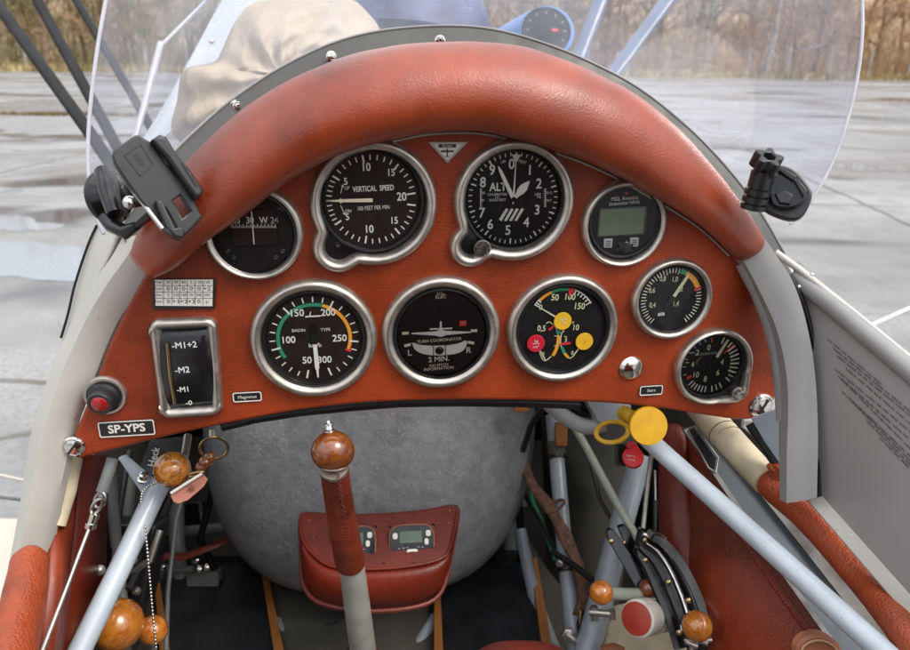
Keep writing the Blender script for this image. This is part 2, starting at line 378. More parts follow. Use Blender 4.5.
class Face:
    """2-D drawing board on any plane: fr(x, y, h) gives a world point"""
    def __init__(s, fr, mb=None): s.fr = fr; s.mb = mb or MB(); s.mats = []
    def mi(s, m):
        if m not in s.mats: s.mats.append(m)
        return s.mats.index(m)
    def txt(s, t, x, y, size, m='white', rot=0, bold=0.012, h=0.0004, sx=1.0):
        size *= 0.84
        size *= 1.02; vs, fs = text_geo(t, 0.0); c, n = math.cos(R(rot)), math.sin(R(rot))
        b = (bold * .8 + .002) * size
        for q, (ox, oy) in enumerate(((0, 0), (b, b), (-b, b), (b, -b), (-b, -b))):
            s.mb.add([s.fr(x + ox + (vx * sx * c - vy * n) * size, y + oy + (vx * sx * n + vy * c) * size, h + q * 2e-5) for vx, vy in vs], fs, s.mi(m))
            if size < .0045: break
    def poly(s, pts, m='white', h=0.0003): s.mb.poly([s.fr(x, y, h) for x, y in pts], s.mi(m))
    def flat(s, loops, m, h0=0.0, extrude=0.0, bevel=0.0, res=2):
        vs, fs = flat_geo(loops, extrude, bevel, res); s.mb.add([s.fr(x, y, h0 + z) for x, y, z in vs], fs, s.mi(m))
    def line(s, p, q, w, m='white', h=0.0003, w2=None):
        dx, dy = q[0] - p[0], q[1] - p[1]; L = math.hypot(dx, dy); nx, ny = -dy / L / 2, dx / L / 2; w2 = w if w2 is None else w2
        s.poly([(p[0] + nx * w, p[1] + ny * w), (p[0] - nx * w, p[1] - ny * w), (q[0] - nx * w2, q[1] - ny * w2), (q[0] + nx * w2, q[1] + ny * w2)], m, h)
    def tick(s, ang, r0, r1, w, m='white', h=0.0003, c=(0, 0)):
        a = R(90 - ang); s.line((c[0] + r0 * math.cos(a), c[1] + r0 * math.sin(a)), (c[0] + r1 * math.cos(a), c[1] + r1 * math.sin(a)), w, m, h)
    def arc(s, a0, a1, r0, r1, m, h=0.0003, n=None, c=(0, 0)):
        n = n or max(3, int(abs(a1 - a0) / 4)); A = [R(90 - (a0 + (a1 - a0) * k / n)) for k in range(n + 1)]
        rows = [[s.fr(c[0] + r * math.cos(a), c[1] + r * math.sin(a), h) for a in A] for r in (r0, r1)]
        s.mb.grid(rows, s.mi(m))
    def disc(s, x, y, r, m, h=0.0003, n=36): s.poly(circ(r, n, x, y), m, h)
    def build(s, name, parent, **k): return build(name, s.mb, s.mats, parent, **k)
# ------------------------------------------------------------------ panel board
low = [(78, 459), (120, 449), (160, 439), (200, 430), (250, 420), (300, 411), (350, 405), (400, 402), (450, 401), (500, 401), (560, 402), (610, 404), (660, 409), (700, 415), (735, 420), (757, 419), (771, 410), (777, 392), (776, 365), (769, 332), (761, 305), (750, 280), (736, 250)]
mid = [(700, 205), (650, 158), (600, 128), (540, 102), (480, 88), (430, 86), (380, 92), (330, 108), (280, 138), (230, 182), (190, 222), (160, 250)]
left = [(139, 285), (123, 315), (107, 350), (92, 392), (78, 425), (70, 447), (71, 457)]
outline = cr(low + mid + left, 170, closed=True)[:-1]
panel = thing('dashboard', 'red brown leather covered instrument panel carrying all the round gauges', 'instrument panel', PWd(0, 0, -0.01))
pf = Face(PWd); pf.flat([[puv(*p) for p in outline]], 'leather_board', -0.006, 0.0025, 0.0035, 3)
pf.build('panel_board', panel, smooth=60)
def screw(px, py, r, slot, name='screw'):
    u, v = puv(px, py); rr = prad(px, py, r); mb = MB()
    mb.lathe(PWd(u, v, 0), PN, [(rr * 1.08, 0), (rr * 1.1, 0.001), (rr, 0.0022), (rr * 0.93, 0.003), (rr * 0.75, 0.0042), (rr * 0.45, 0.0052), (0, 0.0057)] if not slot else
             [(rr * 1.15, 0), (rr * 1.15, 0.0012), (rr * 0.98, 0.002), (rr * 0.9, 0.0016), (rr * 0.85, 0.003), (rr * 0.55, 0.0042), (0, 0.0046)], 28)
    o = build(name, mb, ['chrome'], panel)
    if slot:
        f = Face(lambda x, y, h: PWd(u + x, v + y, h)); a = R(slot)
        f.flat([[(math.cos(a) * i * rr * 0.8 - math.sin(a) * j * rr * 0.12, math.sin(a) * i * rr * 0.8 + math.cos(a) * j * rr * 0.12) for i, j in ((-1, -1), (1, -1), (1, 1), (-1, 1))]], 'black', 0.0042, 0.0006)
        f.build('slot', o)
screw(74, 446, 9.5, 50); screw(761, 405, 11, 62); screw(631, 368, 11.5, 0, 'dome_rivet')

# ------------------------------------------------------------------ coaming roll above the panel
outer = cr([(131, 250), (136, 236), (158, 200), (188, 160), (222, 126), (260, 97), (300, 75), (350, 55), (400, 45), (440, 42), (480, 42), (520, 46), (560, 58), (600, 75), (640, 97), (680, 130), (712, 165), (738, 198), (752, 218), (763, 236)], 90)
inner = cr([(158, 276), (168, 272), (181, 264), (198, 249), (212, 238), (231, 225), (262, 202), (282, 186), (323, 162), (360, 148), (400, 138), (434, 132), (480, 131.5), (520, 140), (553, 150), (584, 161), (615, 175), (645, 192), (676, 210), (700, 226), (716, 240), (730, 254)], 90)
def crow(i, dz=-0.014):
    o_, i_ = outer[i], inner[i]; m = ((o_[0] + i_[0]) / 2, (o_[1] + i_[1]) / 2)
    z = pz(*m) + dz
    return C(*m, z), (C(*o_, z) - C(*i_, z)) / 2
mb = MB(); rings = []
rowsc = [crow(i) for i in range(90)]
def ring_at(c, e1, s=1.0, seg=40):
    e2 = (CAM - c).normalized() * e1.length * 1.02
    return [c + (e1 * math.cos(a) + e2 * math.sin(a)) * s for a in [2 * math.pi * k / seg for k in range(seg)]]
c0, e0 = rowsc[0]; t0 = (rowsc[0][0] - rowsc[1][0]).normalized(); c9, e9 = rowsc[-1]; t9 = (rowsc[-1][0] - rowsc[-2][0]).normalized()
for k in range(6, 0, -1):
    a = k / 6 * math.pi / 2; rings.append(ring_at(c0 + t0 * e0.length * 0.42 * math.sin(a), e0, max(0.12, math.cos(a) ** 0.6 if k < 6 else 0.12)))
for i in range(90):
    c, e = rowsc[i]; rings.append(ring_at(c, e, 1 + 0.006 * math.sin(i * 1.3) * math.sin(i * 0.37)))
for k in range(1, 7):
    a = k / 6 * math.pi / 2; rings.append(ring_at(c9 + t9 * e9.length * 0.85 * math.sin(a), e9, max(0.12, math.cos(a) ** 0.6 if k < 6 else 0.12)))
mb.loft(rings)
coam = thing('padded_coaming', 'thick red brown leather padded roll arching over the instrument panel', 'padding', C(440, 86, 0.53))
build('leather_roll', mb, ['leather'], coam, smooth=80)
mb = MB(); tr = []
for i in range(30, 90):
    p = inner[i]; z = pz(*p); tr.append(C(p[0] - 1, p[1] + 1.5, z - 0.001))
mb.tube(tr, 0.0016, 8); build('metal_piping', mb, ['alu'], coam)
# bow strip behind the roll
so = cr([(118, 232), (135, 207), (165, 163), (205, 123), (240, 95), (280, 69), (330, 45), (380, 32), (440, 27), (490, 30), (540, 43), (590, 63), (640, 90), (690, 130), (730, 172), (760, 212), (785, 255)], 80)
sin_ = cr([(131, 250), (150, 222), (188, 172), (222, 140), (260, 112), (300, 90), (350, 70), (400, 58), (440, 55), (490, 56), (540, 66), (590, 84), (640, 110), (690, 150), (725, 192), (750, 225), (765, 250)], 80)
def zb(i): return 0.570 + 0.085 * i / 79 + 0.04 * math.sin(math.pi * i / 79)
mb = MB()
rowA = [C(*so[i], zb(i)) for i in range(80)]; rowB = [C(*sin_[i], zb(i) - 0.006) for i in range(80)]
mb.loft([[a, b, b + fwd * 0.004, a + fwd * 0.004] for a, b in zip(rowA, rowB)])
shield = thing('windshield', 'clear scratched acrylic windshield curving round the front of the coaming', 'windshield', C(440, 30, 0.62))
build('bow_strip', mb, ['bow'], shield)
mb = MB(); mb.tube([p + upv * 0.001 for p in rowA], 0.0012, 8); build('edge_seal', mb, ['frame_shade_grey'], shield)
for px, py in ((236, 106), (331, 57), (440, 41), (165, 176)):
    z = 0.565 + .085 * (px - 118) / 667 + .035; mb = MB(); o = C(px, py, z); ax = (rgt * 0.45 * (1 if px < 430 else 0.1) - fwd * 0.8 + upv * -0.25).normalized()
    mb.lathe(o, ax, [(0.0050, 0), (0.0050, 0.0012), (0.0040, 0.0014)], 16); mb.lathe(o, ax, [(0.0040, 0.001), (0.0040, 0.0045), (0.0034, 0.005)], 6); mb.lathe(o, ax, [(0.0021, 0.004), (0.0021, 0.0085), (0.0015, 0.0092)], 12)
    build('bolt', mb, ['chrome'], shield, smooth=30)
# acrylic pane
Lc = cr([(104, 234), (95, 214), (89, 180), (88, 145), (91, 100), (98, 45), (106, 0), (118, -60), (140, -130), (180, -200)], 40)
Rc = cr([(790, 224), (806, 207), (824, 180), (842, 138), (856, 85), (862, 40), (862, 0), (856, -60), (842, -130), (815, -200)], 40)
Bc = cr([(104, 234), (128, 212), (165, 166), (205, 126), (240, 98), (280, 72), (330, 48), (380, 35), (440, 30), (490, 33), (540, 46), (590, 66), (640, 93), (690, 133), (730, 175), (762, 208), (790, 224)], 60)
rows = []
for j in range(40):
    t = j / 39; row = []
    for i in range(60):
        s = i / 59
        top = (Lc[39][0] * (1 - s) + Rc[39][0] * s, Lc[39][1] * (1 - s) + Rc[39][1] * s - 60 * math.sin(math.pi * s))
        px = [0, 0]
        for q in (0, 1):
            px[q] = (1 - t) * Bc[i][q] + t * top[q] + (1 - s) * Lc[j][q] + s * Rc[j][q] - ((1 - s) * (1 - t) * Lc[0][q] + s * (1 - t) * Rc[0][q] + (1 - s) * t * Lc[39][q] + s * t * Rc[39][q])
        z = 0.573 + 0.085 * s + 0.045 * math.sin(math.pi * s) + t * (0.03 + 0.10 * math.sin(math.pi * s))
        row.append(C(px[0], px[1], z))
    rows.append(row)
mb = MB(); mb.grid(rows)
build('acrylic_pane', mb, ['acrylic'], shield, smooth=180)
edge = [rows[j][0] for j in range(40)]; edge2 = [rows[j][59] for j in range(40)]
for e_ in (edge, edge2):
    mb = MB(); mb.tube(e_, 0.0016, 8); build('pane_edge', mb, ['acrylic_edge'], shield)

# ------------------------------------------------------------------ gauges
GRP = 'instruments set in the leather panel'
def ring_outline(rf, n=120):
    return [(rf(2 * math.pi * k / n) * math.cos(2 * math.pi * k / n), rf(2 * math.pi * k / n) * math.sin(2 * math.pi * k / n)) for k in range(n)]
def bezel_mb(fr, out, w, hgt, base=0.0):
    n = len(out); mb = MB(); rings = []
    for k in range(n):
        a, b, c = out[k - 1], out[k], out[(k + 1) % n]
        tx, ty = c[0] - a[0], c[1] - a[1]; L = math.hypot(tx, ty); nx, ny = -ty / L, tx / L      # inward for ccw
        prof = [(0, 0), (0.02, 0.35), (0.10, 0.68), (0.25, 0.92), (0.42, 1.0), (0.60, 0.94), (0.78, 0.72), (0.92, 0.42), (1.0, 0.12), (1.0, 0)]
        rings.append([fr(b[0] + nx * w * p, b[1] + ny * w * p, base + hgt * q) for p, q in prof])
    mb.loft(rings, False, False, 0, True)
    inn = []
    for k in range(n):
        a, b, c = out[k - 1], out[k], out[(k + 1) % n]
        tx, ty = c[0] - a[0], c[1] - a[1]; L = math.hypot(tx, ty); inn.append((b[0] - ty / L * w * 0.97, b[1] + tx / L * w * 0.97))
    return mb, inn
def union_r(R0, bx, by, br):
    def rf(a):
        dx, dy = math.cos(a), math.sin(a); p = bx * dx + by * dy; q = p * p - (bx * bx + by * by - br * br)
        r = R0
        if q > 0: r = max(r, p + math.sqrt(q))
        return r
    return rf
TS = 0.84
def gauge(name, label, cx, cy, rout, dcx, dcy, rin, wpx=12, rf=None, hgt=0.0085, dial='dial_black', glass=True):
    """bezel, case and dial; returns thing, drawing board for the dial and its pixel mapper"""
    u0, v0 = puv(cx, cy); k = pz(cx, cy) / F
    t = thing(name, label, 'gauge', PWd(u0, v0, 0), GRP)
    fr = lambda x, y, h: PWd(u0 + x, v0 + y, h)
    rff = rf(k) if rf else (lambda a: rout * k)
    mb, inn = bezel_mb(fr, ring_outline(rff), wpx * k, hgt); build('bezel', mb, ['steel'], t, smooth=50)
    ud, vd = puv(dcx, dcy); kd = pz(dcx, dcy) / F; Rd = rin * kd
    fd = lambda x, y, h: PWd(ud + x, vd + y, h + 0.0022)
    f = Face(fr); f.flat([inn], 'black', 0.0008, 0.0006); f.build('case', t)
    mb = MB(); mb.lathe(PWd(ud, vd, 0.0012), PN, [(Rd * 1.02, 0.0), (Rd * 1.02, 0.0038), (Rd * 1.0, 0.0046), (Rd * 0.965, 0.0043), (Rd * 0.93, 0.0012), (Rd * 0.92, 0.0002)], 64); build('rim', mb, ['black'], t, smooth=30)
    f = Face(fd); f.disc(0, 0, Rd * 0.96, dial, 0.0, 64)
    def z(ox, oy, sc):
        def g(zx, zy):
            u, v = puv(ox + zx / sc, oy + zy / sc); return (u - ud, v - vd)
        return g
    if glass:
        mb = MB(); mb.poly([fd(math.cos(2 * math.pi * q / 48) * Rd * 0.955, math.sin(2 * math.pi * q / 48) * Rd * 0.955, 0.0030) for q in range(48)])
        build('glass', mb, ['dial_glass'], t)
    return t, f, fd, z, Rd, kd
def hand(fd, pts, m, t, h=0.0012, hub=None, name='needle'):
    f = Face(fd); f.flat([pts], m, h, 0.00025)
    if hub: f.flat([circ(hub[0], 24)], hub[1], h + 0.0006, 0.0003)
    return f.build(name, t)
def along(a, *prs):
    """outline of a hand at clock angle a from (distance, half width) pairs"""
    c, s = math.sin(R(a)), math.cos(R(a)); l = [(d * c - w * s, d * s + w * c) for d, w in prs]; r = [(d * c + w * s, d * s - w * c) for d, w in reversed(prs)]
    return l + r

# compass
t, f, fd, z, Rd, k = gauge('compass', 'black faced compass with small heading window, half under the coaming', 255, 232, 48.5, 254.5, 233, 41, 9)
g = z(200, 180, 6.19)
a, b = g(185, 185), g(487, 395)
w, h_ = b[0] - a[0], a[1] - b[1]; cx, cy = (a[0] + b[0]) / 2, (a[1] + b[1]) / 2
f.flat([rrect(w, h_, 0.003, 4, cx, cy)], 'dial_brown', 0.0003, 0.0002); f.flat([rrect(w * 1.03, h_ * 1.05, 0.003, 4, cx, cy), rrect(w, h_, 0.0028, 4, cx, cy)], 'black_gloss', 0.0004, 0.0005)
for s_, x, y in (('33', 228, 246), ('30', 312, 246), ('W', 396, 246), ('24', 462, 246)):
    p = g(x, y); f.txt(s_, p[0], p[1], 0.0082, 'grey_mark' if s_ == '24' else 'white', 0, 0.01, 0.0008, 0.85)
for q in range(26):
    x = 195 + q * 11; p = g(x, 292); f.line((p[0], p[1]), (p[0], p[1] + 0.0016 + (0.0014 if q % 2 else 0)), 0.0005, 'white', 0.0008)
f.build('dial_face', t)
p, q = g(322, 186), g(338, 392); ff = Face(fd); ff.line(p, q, 0.0008, 'white', 0.0016); ff.build('lubber_line', t)
for x, y in ((175, 436), (514, 436), (212, 476), (472, 476), (498, 168), (518, 178)):
    p = g(x, y); mb = MB(); mb.lathe(fd(p[0], p[1], 0), PN, [(0.0019, 0), (0.0019, 0.0008), (0.0013, 0.0011), (0.0005, 0.0006)], 14); build('screw', mb, ['black_plastic'], t)

# vertical speed
t, f, fd, z, Rd, k = gauge('vertical_speed_gauge', 'large VERTICAL SPEED gauge with one pale needle pointing left', 374, 203, 64, 371.5, 199.5, 51, 13,
                           lambda k: union_r(63.5 * k, -37 * k, -43 * k, 26.5 * k), dial='dial_brown')
g = z(310, 130, 4.485); KA = [(0, 270), (5, 303), (10, 350), (15, 398), (20, 442)]
for sgn in (1, -1):
    for i in range(4):
        for j in range(5):
            a = KA[i][1] + (KA[i + 1][1] - KA[i][1]) * j / 5
            a = a if sgn > 0 else 540 - a
            f.tick(a, Rd * (0.72 if j == 0 else 0.77), Rd * 0.87, 0.0013 if j == 0 else 0.0009, 'white', 0.0004)
    a = 442 if sgn > 0 else 540 - 442; f.tick(a, Rd * 0.70, Rd * 0.87, 0.0013)
for s_, x, y, sz in (('5', 160, 230, .0088), ('10', 250, 166, .0100), ('15', 362, 190, .0088), ('20', 410, 298, .0105), ('15', 376, 404, .0088), ('10', 264, 443, .0100), ('5', 168, 388, .0085), ('0', 138, 317, .0062)):
    p = g(x, y); f.txt(s_, *p, sz, 'white', 1, 0.014, 0.0005, 0.85)
for s_, x, y, sz, sx in (('VERTICAL  SPEED', 284, 261, .0068, .70), ('100 FEET PER MIN', 284, 347, .0052, .72), ('UP', 166, 259, .0045, .8), ('DN', 172, 362, .0045, .8)):
    p = g(x, y); f.txt(s_, *p, sz, 'white', 2, 0.018, 0.0005, sx)
for x0, y0, x1, y1 in ((138, 282, 146, 250), (137, 335, 154, 372)):
    p, q = g(x0, y0), g(x1, y1); f.line(p, q, 0.0005, 'white'); d = math.atan2(q[1] - p[1], q[0] - p[0])
    f.poly([(q[0] + 0.0016 * math.cos(d), q[1] + 0.0016 * math.sin(d)), (q[0] + 0.0012 * math.cos(d + 2), q[1] + 0.0012 * math.sin(d + 2)), (q[0] + 0.0012 * math.cos(d - 2), q[1] + 0.0012 * math.sin(d - 2))], 'white', 0.0005)
f.build('dial_face', t)
hand(fd, along(270, (-0.02 * Rd, 0.0011), (0.0, 0.0014), (0.55 * Rd, 0.0012), (0.80 * Rd, 0.0004)), 'cream_mark', t)
p = (puv(338, 244)[0], puv(338, 244)[1]); mb = MB(); mb.lathe(PWd(*p, 0.001), PN, [(0.0022, 0), (0.0022, 0.0014), (0.0016, 0.0018), (0.0005, 0.0012), (0, 0.0012)], 14)
build('screw', mb, ['black_plastic'], t)

# altimeter
t, f, fd, z, Rd, k = gauge('altimeter', 'ALT altimeter with three white hands and digits 0 to 9', 513.5, 200.5, 61.5, 512.5, 198.5, 50.5, 13,
                           lambda k: union_r(61.5 * k, -43 * k, -44 * k, 22.5 * k))
g = z(445, 130, 4.644)
for q in range(50): f.tick(q * 7.2 + 2, Rd * (0.79 if q % 5 == 0 else 0.83), Rd * 0.90, 0.0012 if q % 5 == 0 else 0.0008)
for s_, x, y in (('0', 306, 158), ('1', 390, 186), ('2', 432, 249), ('3', 424, 370), ('4', 374, 428), ('5', 289, 464), ('6', 207, 437), ('7', 168, 384), ('8', 173, 243), ('9', 216, 186)):
    p = g(x, y); f.txt(s_, *p, 0.0128, 'white', 0, 0.014, 0.0005, 0.9)
p = g(243, 264); f.txt('ALT', *p, 0.0105, 'white', 0, 0.02, 0.0005, 0.85)
for s_, x, y, sz, rt in (('CALIBRATED', 240, 297, .0032, 0), ('TO', 238, 311, .003, 0), ('20,000 FEET', 240, 323, .0032, 0), ('100', 266, 147, .0036, 18), ('FEET', 356, 147, .0036, -18), ('1000', 425, 297, .0033, 0), ('MB', 432, 310, .003, 0)):
    p = g(x, y); f.txt(s_, *p, sz, 'white', rt, 0.01, 0.0005)
for side, x in ((0, 162), (1, 462)):
    p, q = g(x, 268), g(x, 355); f.flat([rrect(abs(q[1] - p[1]) * 0.42, abs(q[1] - p[1]) * 1.05, 0.002, 3, p[0], (p[1] + q[1]) / 2)], 'dial_brown', 0.0004, 0.0001)
    f.line(p, q, 0.0006, 'white', 0.0008)
    for yy, tx in ((290, '1013' if side else '100'), (325, '29.9' if side else '99')):
        c = g(x + 13 * (1 if side else 0) + (8 if not side else 0), yy); f.txt(tx, *c, 0.0034, 'white', 0, 0.008, 0.0009)
    for yy in range(272, 354, 10):
        c = g(x, yy); f.line((c[0], c[1]), (c[0] + (0.0014 if not side else -0.0014), c[1]), 0.0004, 'white', 0.0008)
a, b = g(245, 405), g(340, 370); cxx, cyy = g(292, 390)
for q in range(4):
    x = -0.0066 + q * 0.0042; f.poly([(cxx + x - 0.0012, cyy - 0.0050 + 0.0012 * (q == 0)), (cxx + x + 0.0010, cyy - 0.0052), (cxx + x + 0.0064, cyy + 0.0042), (cxx + x + 0.0042, cyy + 0.0050)], 'white', 0.0005)
f.build('dial_face', t)
hand(fd, along(2, (-0.1 * Rd, 0.0006), (0.0, 0.0008), (0.72 * Rd, 0.0003), (0.725 * Rd, 0.0007), (0.86 * Rd, 0.0036), (0.862 * Rd, 0.001)), 'white', t, 0.0008)
hand(fd, along(41, (0.0, 0.0012), (0.12 * Rd, 0.0018), (0.20 * Rd, 0.0030), (0.30 * Rd, 0.0033), (0.46 * Rd, 0.0006)), 'white', t, 0.0014)
hand(fd, along(-27, (-0.05 * Rd, 0.0012), (0.0, 0.0016), (0.60 * Rd, 0.0013), (0.72 * Rd, 0.0004)), 'white', t, 0.0020, (0.0020, 'dial_black'))
p = puv(480.5, 246); mb = MB(); mb.lathe(PWd(*p, 0.001), PN, [(0.0072, 0), (0.0072, 0.006), (0.0062, 0.0075), (0, 0.0075)], 36)
build('setting_knob', mb, ['black'], t)
mb = MB(); mb.lathe(PWd(*p, 0.009), PN, [(0.0074, 0), (0.0074, 0.0006), (0.0068, 0.0008), (0.0068, 0)], 36)
p = puv(466, 236); mb2 = MB(); mb2.lathe(PWd(*p, 0.001), PN, [(0.0085, 0), (0.0085, 0.0020), (0.007, 0.0026), (0, 0.0026)], 30); build('screw_boss', mb2, ['black'], t)
mb3 = MB(); mb3.lathe(PWd(*puv(480.5, 246), 0.0085), PN, [(0.0068, 0), (0.0068, 0.0006), (0.0062, 0.0007), (0.0062, 0)], 36); build('knob_ring', mb3, ['alu'], t)

# square display instrument
t, f, fd, z, Rd, k = gauge('digital_display', 'round black instrument with green rectangular LCD and two square buttons', 622.5, 223, 44.5, 623, 220, 36.5, 8.5, dial='dial_black')
g = z(575, 170, 3.614)
a, b, c, d = g(88, 140), g(250, 133), g(242, 226), g(80, 237)
f.poly([a, b, c, d], 'lcd', 0.0006)
e = 0.0011; cx = sum(p[0] for p in (a, b, c, d)) / 4; cy = sum(p[1] for p in (a, b, c, d)) / 4
f.flat([[(cx + (p[0] - cx) * 1.07, cy + (p[1] - cy) * 1.09) for p in (a, b, c, d)], [(cx + (p[0] - cx) * 1.0, cy + (p[1] - cy) * 1.0) for p in (a, b, c, d)]], 'black_gloss', 0.0006, 0.0005)
p = g(175, 101); f.txt('MGL Avionics', *p, 0.0052, 'white', 3, 0.006, 0.0005, 0.9)
p = g(174, 117); f.txt('Stratomaster Infinity', *p, 0.0046, 'white', 4, 0.012, 0.0005, 0.8)
f.build('dial_face', t)
p = g(181, 82); mb = MB(); mb.ball(fd(*p, 0.0004), 0.0011, PN); build('warning_light', mb, ['red'], t)
for x, y in ((114, 261), (208, 257)):
    p = g(x, y); ff = Face(fd); ff.flat([rrect(0.0072, 0.0075, 0.0006, 2, *p)], 'grey_mark', 0.0008, 0.0008, 0.0003)
    for q in (-1, 0, 1): ff.line((p[0] - 0.002, p[1] + q * 0.0018), (p[0] + 0.002, p[1] + q * 0.0018), 0.0006, 'dial_black', 0.0024)
    ff.build('button', t)
p = g(170, 276); mb = MB(); mb.lathe(fd(p[0] + 0.001, p[1], 0), PN, [(0.0050, 0), (0.0050, 0.003), (0.0040, 0.0045), (0, 0.0048)], 20)
for q in range(6): mb.lathe(fd(p[0] + 0.001 + 0.0062 * math.cos(q * 1.05 + .4), p[1] + 0.0050 * math.sin(q * 1.05 + .4), 0), PN, [(0.0013, 0), (0.0013, 0.0022), (0, 0.0026)], 10)
build('rotary_knob', mb, ['black_plastic'], t)

# airspeed
t, f, fd, z, Rd, k = gauge('airspeed_gauge', 'speed gauge with green and orange arcs, 50 to 300, needle straight down', 314.5, 338, 62.5, 314.5, 337.3, 49.5, 13, dial='dial_brown')
g = z(250, 270, 5)
KA = [(50, 193), (100, 256), (150, 320), (200, 388), (250, 457), (300, 520)]
for i in range(5):
    for j in range(5):
        a = KA[i][1] + (KA[i + 1][1] - KA[i][1]) * j / 5; f.tick(a, Rd * (0.70 if j == 0 else 0.77), Rd * 0.88, 0.0014 if j == 0 else 0.001, 'cream_mark' if a < 250 else 'white', 0.0006)
f.tick(520, Rd * 0.70, Rd * 0.88, 0.0014)
f.arc(237, 376, Rd * 0.68, Rd * 0.75, 'green', 0.0004); f.arc(376, 471, Rd * 0.68, Rd * 0.75, 'orange', 0.0004); f.tick(473, Rd * 0.66, Rd * 0.78, 0.0022, 'red', 0.0007)
for s_, x, y in (('50', 286, 446), ('100', 192, 345), ('150', 234, 211), ('200', 391, 208), ('250', 448, 336), ('300', 373, 443)):
    p = g(x, y); f.txt(s_, *p, 0.0096, 'white', 0, 0.016, 0.0005, 0.95)
for s_, x, y, sz in (('km/h', 326, 371, .006), ('BADIN', 244, 297, .0042), ('TYPE', 378, 293, .0042)):
    p = g(x, y); f.txt(s_, *p, sz, 'white', 0, 0.01, 0.0005)
p, q = g(277, 229), g(355, 224); f.line(p, q, 0.0012, 'white'); p = g(305, 222); f.line((p[0] - 0.001, p[1] - 0.001), (p[0], p[1] + 0.0032), 0.0012, 'white', 0.0006, 0.0005)
f.build('dial_face', t)
hand(fd, along(178, (-0.30 * Rd, 0.0028), (-0.18 * Rd, 0.0026), (-0.05 * Rd, 0.0016), (0.12 * Rd, 0.0014)), 'black', t, 0.0011, (0.0030, 'dial_black'), 'needle_tail')
hand(fd, along(178, (0.12 * Rd, 0.0016), (0.62 * Rd, 0.0018), (0.68 * Rd, 0.0010), (0.84 * Rd, 0.0006)), 'white', t, 0.0018)

# turn coordinator
t, f, fd, z, Rd, k = gauge('turn_coordinator', 'TURN COORDINATOR with white aeroplane symbol and curved slip tube', 441, 331.8, 59.5, 441.3, 332.8, 47, 13, dial='dial_brown')
g = z(380, 268, 5.115)
for x, y, rt in ((129, 328, 0), (478, 315, 0), (139, 389, 12), (463, 376, -14)):
    p = g(x, y); a = R(rt); f.flat([[(p[0] + i * 0.0027 * math.cos(a) - j * 0.0012 * math.sin(a), p[1] + i * 0.0027 * math.sin(a) + j * 0.0012 * math.cos(a)) for i, j in ((-1, -1), (1, -1), (1, 1), (-1, 1))]], 'cream_mark', 0.0004, 0.00005)
for s_, x, y, sz, sx in (('TURN COORDINATOR', 302, 364, .0044, .95), ('2 MIN.', 299, 460, .0075, 1), ('NO PITCH', 299, 491, .0040, 1), ('INFORMATION', 299, 508, .0044, 1), ('L', 150, 429, .0085, 1), ('R', 450, 415, .0085, 1), ('D.C.', 310, 124, .0044, 1), ('ELEC', 309, 143, .0048, 1)):
    p = g(x, y); f.txt(s_, *p, sz, 'cream_mark' if sz < .005 else 'white', 2, 0.012, 0.0005, sx)
p = g(422, 277); f.flat([rrect(0.0058, 0.0048, 0.0003, 2, *p)], 'red', 0.0004, 0.0001); f.txt('OFF', p[0], p[1] + 0.0006, 0.0022, 'white', 0, 0.01, 0.0007)
f.arc(285, 435, Rd * 0.60, Rd * 0.612, 'black_gloss', 0.0003)
f.build('dial_face', t)
tube_pts = [g(160, 376), g(200, 386), g(250, 391), (g(300, 391)), g(350, 388), g(400, 379), g(442, 364), g(432, 405), g(400, 427), g(350, 437), g(300, 440), g(250, 438), g(205, 428), g(175, 408)]
ff = Face(fd); ff.flat([cr(tube_pts, 40, True)[:-1]], 'white', 0.0005, 0.0004, 0.0004); ff.build('slip_tube', t)
p = g(301, 414); mb = MB(); mb.ball(fd(*p, 0.0006), 0.0040, PN, sq=0.45); build('slip_ball', mb, ['black_gloss'], t)
ff = Face(fd)
for dx in (-0.0050, 0.0050): ff.line((p[0] + dx, p[1] - 0.0046), (p[0] + dx, p[1] + 0.0046), 0.0007, 'black', 0.0017)
ff.build('slip_marks', t)
c = g(308, 324); ff = Face(fd); l, r = g(158, 327), g(463, 320)
ff.flat([[(l[0], l[1] - .0005), (c[0] - 0.005, c[1] - 0.0020), (c[0], c[1] - 0.0036), (c[0] + 0.005, c[1] - 0.0020), (r[0], r[1] - .0005), (r[0], r[1] + .0004), (c[0] + 0.004, c[1] + 0.0016), (c[0] + 0.0010, c[1] + 0.0026), (c[0] + 0.0008, c[1] + 0.0100), (c[0] - 0.0008, c[1] + 0.0100), (c[0] - 0.0010, c[1] + 0.0026), (c[0] - 0.004, c[1] + 0.0016), (l[0], l[1] + .0004)]], 'white', 0.0014, 0.0003)
p, q = g(252, 304), g(366, 300); ff.line(p, q, 0.0013, 'white', 0.0019); ff.build('aircraft_symbol', t)

